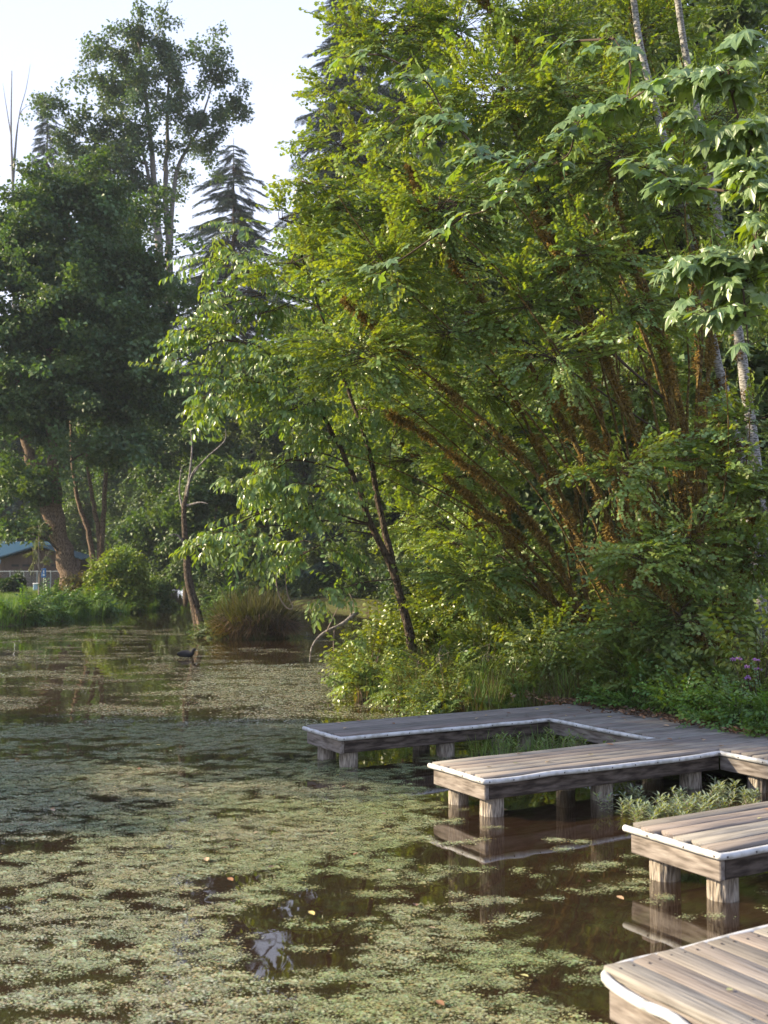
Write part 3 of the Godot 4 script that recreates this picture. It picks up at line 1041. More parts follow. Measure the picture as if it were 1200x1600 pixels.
func build_pondweed() -> void:
	rng.seed = 5
	var xf := [[], [], []]
	var col := [PackedColorArray(), PackedColorArray(), PackedColorArray()]
	var z := -3.6
	while z > -13.5:
		var x := 0.4 * z - 0.3
		while x < 2.8:
			var px := x + rf(-0.06, 0.06)
			var pz := z + rf(-0.06, 0.06)
			var m := weed_amount(px, pz)
			var nz := patchy.get_noise_2d(px * 30.0, pz * 52.0) * 0.8 + patchy.get_noise_2d(px * 8.0 + 300.0, pz * 11.0) * 0.55 + patchy.get_noise_2d(px * 70.0 + 50.0, pz * 120.0) * 0.6
			if nz * 0.9 + 0.5 + rf(-0.12, 0.12) < m and shore_distance(Vector2(px, pz)) < -0.1:
				var k := rng.randi_range(0, 2)
				var b := Basis(Vector3.UP, rf(-0.5, 0.5) + (PI if rng.randf() < 0.5 else 0.0)).scaled(Vector3(rf(0.7, 1.15), 1, rf(0.6, 1.0)))
				xf[k].append(Transform3D(b, Vector3(px, 0.001, pz)))
				var green := patchy.get_noise_2d(px * 16.0 - 90.0, pz * 16.0) * 0.5 + 0.5
				green = clampf(green + 0.25 * smoothstep(-1.5, 0.5, px), 0.0, 1.0)
				col[k].append(vary(Color(0.42, 0.395, 0.3).lerp(Color(0.29, 0.335, 0.18), green), 0.22, 0.08))
			x += 0.062
		z -= 0.058
	for k in 3:
		var o := scatter("pondweed", L.raft[k], M.weed, self, xf[k], col[k])
		o.name = numbered("pondweed")
		o.set_meta("label", ["pale floating pondweed mat spread over the near water", "loose green pondweed rafts drifting on the near water", "fine pondweed scattered over the near water"][k])
		o.set_meta("category", "pondweed")
	xf = [[], []]
	col = [PackedColorArray(), PackedColorArray()]
	z = -13.3
	while z > -60.0:
		var step := 0.17 + 0.006 * (-z - 13.0)
		var x := 0.38 * z - 0.5
		while x < 3.5:
			var px := x + rf(-0.1, 0.1)
			var pz := z + rf(-0.1, 0.1)
			var m := weed_amount(px, pz)
			var nz := patchy.get_noise_2d(px * 13.0, pz * 24.0) * 0.7 + patchy.get_noise_2d(px * 5.0 + 300.0, pz * 6.0) * 0.6
			if nz * 0.9 + 0.5 + rf(-0.12, 0.12) < m and shore_distance(Vector2(px, pz)) < -0.1:
				var k := rng.randi_range(0, 1)
				xf[k].append(Transform3D(Basis(Vector3.UP, rf(0, TAU)).scaled(Vector3(rf(0.7, 1.2), 1, rf(0.6, 1.0))), Vector3(px, 0.001, pz)))
				var green := patchy.get_noise_2d(px * 8.0 - 90.0, pz * 8.0) * 0.5 + 0.5
				col[k].append(vary(Color(0.2, 0.165, 0.13).lerp(Color(0.33, 0.34, 0.25), clampf(green + 0.6 * smoothstep(0.4, 0.9, m), 0.0, 1.0)), 0.22, 0.08))
			x += step * 1.05
		z -= step
	for k in 2:
		var o := scatter("far_pondweed", L.raft_wide[k], M.weed, self, xf[k], col[k])
		o.name = numbered("far_pondweed")
		o.set_meta("label", ["pale pondweed patch on the water beyond the docks", "thin brownish pondweed on the far water"][k])
		o.set_meta("category", "pondweed")


# ---------------------------------------------------------------- the right bank
func vine_maple(label: String, at: Vector3, stems: Array, masses: Array, tint: Color, moss := 260) -> void:
	at.y = ground_y(at.x, at.z) - 0.06
	var root := thing("vine_maple", label, "small tree", at, "leaning mossy small trees on the right bank")
	var ss := []
	for m: Array in masses:
		m[2] = int(m[2] * 1.0)
	for s: Array in stems:
		var pts: Array = [at] + s[0]
		ss.append({"pts": pts, "r0": s[1] * 0.72, "r1": s[1] * 0.22, "name": "stem"})
		for q in 2:
			var beside := [at + Vector3(rf(-0.35, 0.35), 0, rf(-0.35, 0.35))]
			var sway := Vector3(rf(-0.5, 0.5), rf(-0.3, 0.3), rf(-0.4, 0.4))
			for i in s[0].size():
				beside.append(s[0][i] + sway * (0.5 + 0.6 * i))
			ss.append({"pts": beside, "r0": s[1] * rf(0.28, 0.45), "r1": s[1] * 0.1, "name": "stem"})
	grow(root, ss, masses, {"bark": M.bark_moss, "branch_bark": M.twig, "spray": L.vine, "leaf": M.leaf, "color": tint, "flat": 0.35, "droop": 0.15, "tumble": 0.6, "per_branch": 7, "arch": 0.06, "limb": 0.009, "shell": 0.35, "sides": 8, "kink": 0.5, "loose": 0.1, "size": 0.95, "hue": 0.1})
	for s: Array in stems:
		moss_on(root, [at] + s[0], s[1] * 0.72, s[1] * 0.25, moss, Color(0.24, 0.165, 0.05), 0.6)

func build_thicket() -> void:
	rng.seed = 31
	var vine := Color(0.245, 0.355, 0.115)
	# stems fan out from the bank towards the upper left, over the water
	vine_maple("mossy leaning small tree whose crown fills the top centre of the bank", Vector3(3.747, 1.265, -15.5),
		[[[Vector3(2.975, 3.076, -15.2), Vector3(1.943, 4.817, -14.8), Vector3(0.863, 6.132, -14.4), Vector3(0.342, 7.287, -14.2)], 0.075], [[Vector3(3.312, 3.282, -15.5), Vector3(2.778, 5.326, -15.5), Vector3(2.299, 7.139, -15.3), Vector3(1.633, 8.88, -15)], 0.07], [[Vector3(2.488, 2.704, -15), Vector3(1.563, 3.727, -14.6), Vector3(0.339, 4.7, -14.2), Vector3(-0.503, 5.422, -14)], 0.055]],
		[[Vector3(0.779, 6.746, -14.4), Vector3(1.2, 0.8, 1.0), 330, vine], [Vector3(0, 5.902, -14.2), Vector3(1.0, 0.7, 0.9), 260, vine], [Vector3(1.631, 8.51, -15), Vector3(1.2, 0.9, 1.0), 330, vine], [Vector3(0.348, 8.07, -14.4), Vector3(0.8, 0.7, 0.8), 180, vine], [Vector3(-0.337, 4.681, -14.1), Vector3(1.1, 0.55, 0.9), 260, vine], [Vector3(0.872, 5.13, -14.6), Vector3(1.0, 0.6, 0.8), 200, vine], [Vector3(2.392, 7.326, -15.3), Vector3(1.1, 0.8, 0.9), 240, vine]], vine)
	vine_maple("mossy small tree leaning left low across the bank behind the slender dark tree", Vector3(3.306, 0.979, -16.5),
		[[[Vector3(2.491, 2.189, -16.2), Vector3(1.686, 3.026, -15.8), Vector3(0.732, 3.733, -15.4), Vector3(0, 4.164, -15.2)], 0.07], [[Vector3(2.325, 1.805, -16.4), Vector3(1.536, 2.765, -16.2), Vector3(0.855, 3.325, -16)], 0.06], [[Vector3(2.739, 2.976, -16.5), Vector3(1.954, 4.535, -16.4), Vector3(1.163, 5.87, -16.2)], 0.06]],
		[[Vector3(0.436, 4.506, -18.3), Vector3(1.4, 0.5, 0.9), 260, vine], [Vector3(1.358, 3.463, -17.6), Vector3(1.0, 0.5, 0.8), 160, vine], [Vector3(1.352, 4.698, -16.2), Vector3(1.2, 0.7, 0.9), 240, vine], [Vector3(1.32, 2.335, -18.6), Vector3(0.9, 0.5, 0.8), 180, vine], [Vector3(1.34, 1.807, -16.2), Vector3(0.9, 0.5, 0.7), 200, vine], [Vector3(0.383, 5.628, -16), Vector3(1.1, 0.7, 0.9), 220, vine]], vine)
	vine_maple("mossy small tree whose crown shows behind the slender dark tree", Vector3(2.415, 0.683, -20.5),
		[[[Vector3(1.922, 2.49, -20.3), Vector3(1.189, 4.385, -20), Vector3(0.235, 6.003, -19.7), Vector3(-0.701, 7.14, -19.5)], 0.09], [[Vector3(1.699, 2.738, -20.5), Vector3(0.72, 3.927, -20.2), Vector3(-0.238, 4.624, -20)], 0.07], [[Vector3(2.32, 3.231, -20.6), Vector3(2.09, 5.94, -20.6), Vector3(1.469, 8.123, -20.4)], 0.08]],
		[[Vector3(-0.467, 6.786, -19.5), Vector3(1.4, 0.8, 0.9), 260, vine], [Vector3(0.235, 5.766, -19.7), Vector3(1.4, 0.7, 0.9), 260, vine], [Vector3(-0.476, 4.863, -20), Vector3(1.3, 0.7, 0.9), 240, vine], [Vector3(0.477, 3.917, -20.1), Vector3(1.4, 0.7, 0.9), 240, vine], [Vector3(0.721, 2.73, -20.3), Vector3(1.3, 0.7, 0.9), 220, vine], [Vector3(1.7, 4.922, -20.4), Vector3(1.4, 0.8, 0.9), 240, vine], [Vector3(1.222, 7.627, -20.4), Vector3(1.4, 0.8, 0.9), 240, vine], [Vector3(-1.17, 5.746, -19.6), Vector3(0.9, 0.6, 0.8), 120, vine]], vine, 160)
	vine_maple("many-stemmed mossy small tree in the shaded heart of the thicket", Vector3(4.065, 1.565, -14.5),
		[[[Vector3(3.587, 3.016, -14.4), Vector3(3.048, 4.444, -14.2), Vector3(2.432, 5.761, -14), Vector3(1.907, 6.546, -13.8)], 0.08], [[Vector3(3.959, 3.196, -14.5), Vector3(3.807, 4.759, -14.5), Vector3(3.259, 6.19, -14.3), Vector3(2.993, 7.287, -14.2)], 0.08], [[Vector3(3.279, 2.496, -14.2), Vector3(2.727, 3.559, -13.9), Vector3(2.205, 4.274, -13.7)], 0.06], [[Vector3(4.307, 3.398, -14.8), Vector3(4.54, 5.195, -14.9), Vector3(4.295, 6.731, -14.9)], 0.07]],
		[[Vector3(2.518, 6.016, -14), Vector3(1.0, 0.6, 0.8), 190, vine], [Vector3(3.079, 7.374, -14.2), Vector3(1.1, 0.9, 0.9), 260, vine], [Vector3(2.436, 8.336, -14.4), Vector3(1.1, 0.8, 0.9), 260, vine], [Vector3(2.207, 4.604, -13.7), Vector3(0.8, 0.5, 0.7), 110, vine], [Vector3(3.421, 5.41, -14.3), Vector3(0.8, 0.5, 0.7), 110, vine], [Vector3(1.842, 5.337, -14), Vector3(0.9, 0.6, 0.8), 160, vine], [Vector3(4.091, 6.879, -14.8), Vector3(1.0, 0.9, 0.8), 170, vine]], vine, 340)
	vine_maple("leafy small tree with rounded leaves at the right edge above the flowers", Vector3(4.055, 1.037, -13.5),
		[[[Vector3(3.616, 1.989, -13.3), Vector3(3.105, 2.687, -13.1), Vector3(2.701, 3.145, -13)], 0.05], [[Vector3(4.153, 2.229, -13.5), Vector3(4.247, 3.11, -13.5), Vector3(4.148, 3.902, -13.4)], 0.05], [[Vector3(3.402, 1.603, -13.1), Vector3(2.896, 1.912, -12.9)], 0.035], [[Vector3(4.532, 1.829, -13.7), Vector3(4.711, 2.802, -13.7)], 0.045]],
		[[Vector3(3.777, 2.225, -13.3), Vector3(0.8, 0.45, 0.6), 140, vine], [Vector3(3.074, 2.065, -13), Vector3(0.6, 0.4, 0.6), 130, vine], [Vector3(4.328, 3.191, -13.5), Vector3(0.6, 0.45, 0.6), 130, vine], [Vector3(3.553, 1.371, -13.1), Vector3(0.8, 0.4, 0.6), 140, vine], [Vector3(2.855, 3.067, -13), Vector3(0.6, 0.4, 0.5), 90, vine], [Vector3(4.662, 1.99, -13.6), Vector3(0.6, 0.6, 0.6), 140, vine], [Vector3(4.538, 3.755, -13.5), Vector3(0.5, 0.4, 0.5), 100, vine], [Vector3(4.723, 2.869, -13.5), Vector3(0.5, 0.45, 0.5), 100, vine], [Vector3(3.135, 1.206, -13.3), Vector3(0.7, 0.35, 0.5), 120, vine]], vine, 160)
	vine_maple("mossy small tree behind the others with low boughs near the ground", Vector3(3.051, 0.699, -18.5),
		[[[Vector3(2.61, 2.004, -18.4), Vector3(2.048, 2.65, -18.2), Vector3(1.493, 2.855, -18)], 0.07], [[Vector3(3.306, 2.886, -18.6), Vector3(3.586, 5.139, -18.8), Vector3(3.38, 7.182, -18.8)], 0.09], [[Vector3(3.896, 2.673, -18.8), Vector3(4.637, 4.718, -19), Vector3(4.779, 7.007, -19)], 0.09]],
		[[Vector3(2.151, 2.004, -18.2), Vector3(1.1, 0.6, 0.8), 220, vine], [Vector3(3.334, 4.003, -18.7), Vector3(1.3, 0.9, 0.9), 240, vine], [Vector3(2.805, 5.591, -18.8), Vector3(1.4, 1.0, 1.0), 260, vine], [Vector3(4.53, 5.173, -19), Vector3(1.4, 1.1, 1.0), 260, vine], [Vector3(4.076, 7.095, -18.9), Vector3(1.6, 1.2, 1.0), 300, vine], [Vector3(5.419, 4.036, -19), Vector3(1.4, 1.2, 1.0), 260, vine], [Vector3(1.749, 3.97, -18.4), Vector3(1.2, 0.8, 0.9), 220, vine], [Vector3(5.972, 6.595, -19.2), Vector3(1.3, 1.2, 1.0), 240, vine]], vine)
	vine_maple("tall small tree arching over the top edge with yellow-lit leaves", Vector3(5.021, 1.8, -17),
		[[[Vector3(4.658, 4.63, -17), Vector3(3.634, 7.545, -16.8), Vector3(2.184, 9.933, -16.4), Vector3(1.181, 11.044, -16.2)], 0.1], [[Vector3(5.029, 5.281, -17.2), Vector3(4.764, 8.415, -17.2), Vector3(3.921, 11.069, -17)], 0.09]],
		[[Vector3(1.178, 10.237, -16.2), Vector3(1.3, 0.8, 1.0), 300, vine], [Vector3(0.194, 9.937, -16), Vector3(0.9, 0.7, 0.9), 200, vine], [Vector3(2.615, 10.236, -16.6), Vector3(1.3, 0.9, 1.0), 300, vine], [Vector3(4.119, 10.436, -17), Vector3(1.4, 1.1, 1.0), 300, vine], [Vector3(5.399, 9.26, -17.2), Vector3(1.3, 1.2, 1.0), 260, vine], [Vector3(3.444, 8.677, -16.8), Vector3(1.2, 0.8, 0.9), 220, vine], [Vector3(-0.376, 8.005, -15.6), Vector3(0.9, 0.6, 0.9), 160, vine], [Vector3(-0.612, 8.772, -15.6), Vector3(0.7, 0.35, 0.8), 90, vine], [Vector3(-0.926, 7.455, -15.4), Vector3(0.7, 0.45, 0.8), 110, vine], [Vector3(-0.335, 9.837, -15.8), Vector3(0.7, 0.5, 0.8), 110, vine], [Vector3(-1.194, 6.859, -15.3), Vector3(0.6, 0.35, 0.8), 80, vine], [Vector3(-0.555, 7.079, -15.4), Vector3(0.9, 0.6, 0.9), 180, vine], [Vector3(-1.015, 6.236, -15.4), Vector3(0.9, 0.5, 0.9), 150, vine]], vine)

func build_alders() -> void:
	rng.seed = 41
	var specs := [
		["pale trunked alder leaning left behind the big maple leaves", Vector3(5.557, 1.997, -15.8), [Vector3(5.231, 3.291, -15.6), Vector3(4.983, 4.208, -15.5), Vector3(4.68, 5.282, -15.3), Vector3(4.236, 6.946, -15), Vector3(3.67, 8.879, -14.8), Vector3(3.373, 10.328, -14.6)], 0.088],
		["straight pale alder trunk at the right edge streaked with moss", Vector3(6.048, 2.785, -16.6), [Vector3(5.556, 4.749, -16.5), Vector3(5.392, 5.72, -16.4), Vector3(5.062, 7.346, -16.2), Vector3(4.732, 8.75, -16), Vector3(4.41, 10.327, -15.8), Vector3(4.181, 11.488, -15.6)], 0.095]]
	for sp: Array in specs:
		var at: Vector3 = sp[1]
		at.y = ground_y(at.x, at.z) - 0.05
		var root := thing("alder_tree", sp[0], "tree", at, "pale alders on the right bank")
		var way: Array = [at] + sp[2]
		var top: Vector3 = way[way.size() - 1]
		grow(root, [{"pts": way, "r0": sp[3], "r1": 0.04}], [[top + Vector3(-0.6, 0.6, 0.2), Vector3(1.6, 1.2, 1.4), 190], [top + Vector3(0.9, 1.4, -0.5), Vector3(1.6, 1.3, 1.4), 190], [top + Vector3(0, 2.6, -0.6), Vector3(1.3, 1.2, 1.3), 150]],
			{"bark": M.bark_pale, "branch_bark": M.bark_grey, "spray": L.alder, "leaf": M.leaf, "color": Color(0.12, 0.208, 0.048), "kink": 0.12, "sides": 14, "rough": 0.03})
		moss_on(root, way.slice(0, 5), sp[3], sp[3] * 0.7, 420, Color(0.16, 0.095, 0.025), 0.3)

func build_big_maple() -> void:
	# overhanging boughs with large lobed leaves; the tree itself stands just outside the frame on the right
	rng.seed = 51
	var at := Vector3(6.6, 0.0, -9.3)
	at.y = ground_y(at.x, at.z) - 0.05
	var root := thing("bigleaf_maple", "maple with very large lobed leaves hanging in from the right edge", "tree", at)
	var trunk := [at, at + Vector3(0.1, 2.2, 0.1), at + Vector3(-0.1, 4.6, 0.0), at + Vector3(0.2, 7.0, -0.2), at + Vector3(0.0, 9.5, 0.2)]
	var tl := curve_through(trunk, 5)
	part("trunk", tube_mesh(tl, 0.24, 0.1, 14, 0.05, 0.8, 0.3, at), M.bark_moss, root)
	# boughs: where each ends, how many leaves hang along it
	var boughs := [
		[Vector3(2.287, 5.87, -8.6), 26], [Vector3(2.12, 5.258, -8.8), 22], [Vector3(2.382, 5.417, -8.4), 26], [Vector3(2.578, 5.739, -8.2), 24], [Vector3(2.782, 6.043, -8.2), 20], [Vector3(2.799, 5.252, -8), 26], [Vector3(2.712, 4.831, -8.2), 22],
		[Vector3(2.26, 4.182, -8.2), 34], [Vector3(2.446, 4.274, -8), 32], [Vector3(2.633, 3.982, -8), 34], [Vector3(2.714, 4.31, -7.8), 34], [Vector3(2.689, 3.575, -7.9), 24], [Vector3(2.423, 3.91, -8.1), 22], [Vector3(2.745, 4.738, -7.8), 24], [Vector3(2.435, 5.042, -8.8), 16], [Vector3(2.714, 5.249, -8.5), 18],
		[Vector3(2.043, 6.003, -9.4), 20], [Vector3(1.81, 6.077, -10), 16], [Vector3(1.66, 5.934, -10.6), 16], [Vector3(0.676, 6.641, -11.2), 16], [Vector3(0.861, 6.084, -11), 18], [Vector3(0.276, 7.147, -11.4), 14], [Vector3(0.412, 6.445, -11.4), 14], [Vector3(1.275, 5.675, -10.6), 16], [Vector3(0.793, 5.547, -11), 14], [Vector3(0.281, 7.525, -11.6), 12], [Vector3(-0.069, 5.108, -11.6), 14], [Vector3(1.637, 6.948, -10.4), 16], [Vector3(2.094, 6.742, -9.6), 18], [Vector3(-0.5, 7.621, -11.8), 10]]
	var wood := Geo.new()
	var xf := []
	var col := PackedColorArray()
	var near := []
	boughs.sort_custom(func(p, q): return (p[0] as Vector3).distance_to(tl[10]) < (q[0] as Vector3).distance_to(tl[10]))
	var joints := Array(tl)
	for b: Array in boughs:
		var e: Vector3 = b[0]
		var best := 1e9
		var from: Vector3 = tl[0]
		for p: Vector3 in joints:
			var want := e.y - 0.3 * Vector2(p.x - e.x, p.z - e.z).length()
			var cost := p.distance_to(e) + 0.9 * absf(p.y - want) + (1.0 if p.x < e.x else 0.0)
			if cost < best:
				best = cost
				from = p
		var far := from.distance_to(e)
		var mid := from.lerp(e, 0.55) + Vector3.UP * far * 0.1 + rv() * 0.12
		var way := curve_through([from, mid, e], 8)
		tube(wood, way, 0.008 + 0.006 * far, 0.005, 6, at, 0.04)
		joints.append_array(Array(way.slice(3)))
		for k in b[1]:
			var f := lerpf(0.0, 1.0, pow(rng.randf(), 0.6))
			var reach := 1.1 if e.z < -9.2 else 0.75
			var i := way.size() - 1 - int((1.0 - f) * reach / far * way.size())
			i = clampi(i, 1, way.size() - 1)
			var p := way[i]
			var along := (way[i] - way[i - 1]).normalized()
			var out := (rv() + along * 0.5).normalized()
			out.y = absf(out.y) * 0.3
			var root_at := p + out * rf(0.06, 0.28)
			tube(wood, PackedVector3Array([p, p.lerp(root_at, 0.5) + Vector3.UP * 0.03, root_at]), 0.004, 0.002, 3, at)
			var dir := (out * Vector3(1, 0, 1) + Vector3(-0.25, 0, 0.25) + Vector3.DOWN * rf(0.35, 1.1)).normalized()
			var t := frame(dir, (Vector3.UP + rv() * 0.4 + Vector3(-0.2, 0, 0.3)).normalized(), root_at - at, rf(0.6, 1.25) * (1.0 if e.z > -9.2 else 0.9))
			near.append([t, vary(Color(0.2, 0.31, 0.12), 0.18, 0.12)])
	var bw := part("branches", wood.mesh(), M.twig, root)
	bw.set_meta("kind", "stuff")
	near.sort_custom(func(p, q): return (p[0] as Transform3D).origin.z > (q[0] as Transform3D).origin.z)
	var tints := []
	for k in 4:
		var m: StandardMaterial3D = M.leaf.duplicate()
		m.albedo_color = [Color(0.2, 0.31, 0.12), Color(0.18, 0.29, 0.13), Color(0.22, 0.32, 0.115), Color(0.19, 0.28, 0.115)][k].linear_to_srgb()
		tints.append(m)
	for k in near.size():
		if k < 300:
			part("leaf", L.maple[k % 5], tints[(k * 7) % 4], root, near[k][0])
		else:
			xf.append(near[k][0])
			col.append(near[k][1])
	# the rest of its crown, overhead and outside the frame
	for k in 500:
		var d := rv()
		var p := at + Vector3(0.6, 8.5, 0.0) + Vector3(d.x * 2.2, d.y * 2.6, d.z * 2.2) * pow(rng.randf(), 0.4)
		xf.append(frame(Vector3(d.x, -0.6, d.z).normalized(), (Vector3.UP + rv() * 0.4).normalized(), p - at, rf(0.8, 1.2)))
		col.append(vary(Color(0.2, 0.31, 0.12), 0.18, 0.12))
	scatter("crown", L.maple[0], M.leaf, root, xf, col)

func build_cherry() -> void:
	rng.seed = 61
	var at := Vector3(0.538, 0.224, -17.6)
	at.y = ground_y(at.x, at.z) - 0.05
	var root := thing("slender_tree", "slender dark two-stemmed tree leaning out over the water with drooping glossy leaves", "tree", at)
	var fork := Vector3(0.184, 1.746, -17.3)
	var stems := [
		{"pts": [at, Vector3(0.41, 0.875, -17.4), fork, Vector3(-0.203, 2.607, -17.1), Vector3(-0.504, 3.411, -17), Vector3(-1, 4.397, -16.8), Vector3(-1.585, 5.165, -16.6)], "r0": 0.095, "r1": 0.02},
		{"pts": [fork, Vector3(0.061, 2.308, -17.3), Vector3(-0.123, 3.128, -17.3), Vector3(-0.257, 3.849, -17.3), Vector3(-0.619, 4.885, -17.3), Vector3(-0.977, 5.904, -17.2), Vector3(-1.333, 6.968, -17.1)], "r0": 0.07, "r1": 0.015, "flare": 0.0}]
	var c := Color(0.21, 0.325, 0.125)
	var c2 := Color(0.195, 0.305, 0.12)
	var masses := []
	for m in [[300, 845, 16.4, 0.75, 0.16, 46], [360, 850, 16.5, 0.6, 0.2, 40], [340, 760, 16.3, 0.5, 0.2, 30], [390, 740, 16.4, 0.6, 0.35, 55], [430, 800, 16.6, 0.7, 0.35, 70], [460, 860, 16.7, 0.6, 0.3, 55], [480, 930, 16.8, 0.35, 0.3, 26],
			[470, 760, 16.6, 0.7, 0.4, 70], [290, 620, 16.4, 0.6, 0.3, 45], [350, 600, 16.3, 0.8, 0.4, 80], [330, 530, 16.6, 0.8, 0.35, 70], [300, 480, 16.8, 0.5, 0.25, 35], [420, 560, 16.5, 0.8, 0.45, 80], [430, 640, 16.5, 0.7, 0.4, 70],
			[400, 480, 16.8, 0.8, 0.4, 75], [360, 420, 17.0, 0.7, 0.3, 50], [290, 420, 17.0, 0.45, 0.3, 24], [440, 380, 17.1, 0.7, 0.35, 55], [500, 440, 17.1, 0.7, 0.4, 60], [340, 360, 17.2, 0.5, 0.25, 24], [470, 340, 17.1, 0.5, 0.3, 30], [500, 690, 16.9, 0.7, 0.4, 60], [560, 640, 17.1, 0.7, 0.4, 55], [540, 540, 17.2, 0.7, 0.4, 60], [250, 560, 16.5, 0.4, 0.25, 18]]:
		var p := Vector3.ZERO
		masses.append([sighted(m[0] + 26, m[1], m[2]), Vector3(m[3] * 0.92, m[4], 0.7), int(m[5] * 0.82), c if rng.randf() < 0.6 else c2])
	var tones := []
	for k in 4:
		var m: StandardMaterial3D = M.leaf.duplicate()
		m.albedo_color = [c, c2, c.lerp(c2, 0.5), c * 1.1][k].linear_to_srgb()
		tones.append(m)
	part("hanging_vine", tube_mesh(curve_through([Vector3(-1.688, 2, -16.8), Vector3(-1.667, 1.682, -16.8), Vector3(-1.606, 1.445, -16.8), Vector3(-1.486, 1.297, -16.8), Vector3(-1.417, 1.326, -16.8), Vector3(-1.497, 1.524, -16.8), Vector3(-1.528, 1.801, -16.8), Vector3(-1.49, 2.039, -16.8)], 4), 0.012, 0.009, 6, 0.05, 1.0, 0.0, at), M.dry, root)
	grow(root, stems, masses, {"leaf_parts": tones, "bark": M.bark, "branch_bark": M.twig, "spray": L.cherry, "leaf": M.leaf, "color": c, "reach_down": -0.12, "droop": 0.3, "flat": 0.25, "per_branch": 5, "arch": 0.12, "limb": 0.004, "shell": 0.5, "sides": 10, "tumble": 0.35, "wild": 0.4, "kink": 0.15, "vary": 0.16})

func sighted(px: float, py: float, d: float) -> Vector3:
	# a bearing and a height, surveyed from the photographer's stand, at D metres out
	var rise := 1.95 + d * ((850.0 - py) / 1690.0 + 0.0207)
	return Vector3((px - 600.0) / 1690.0 * d * (1.0 + 0.05 * (850.0 - py) / 1690.0), rise, -d)


# ---------------------------------------------------------------- background trees
func broadleaf(called: String, label: String, at: Vector3, stems: Array, masses: Array, how: Dictionary, group := "") -> Node3D:
	var root := thing(called, label, "tree", at, group)
	grow(root, stems, masses, how)
	return root

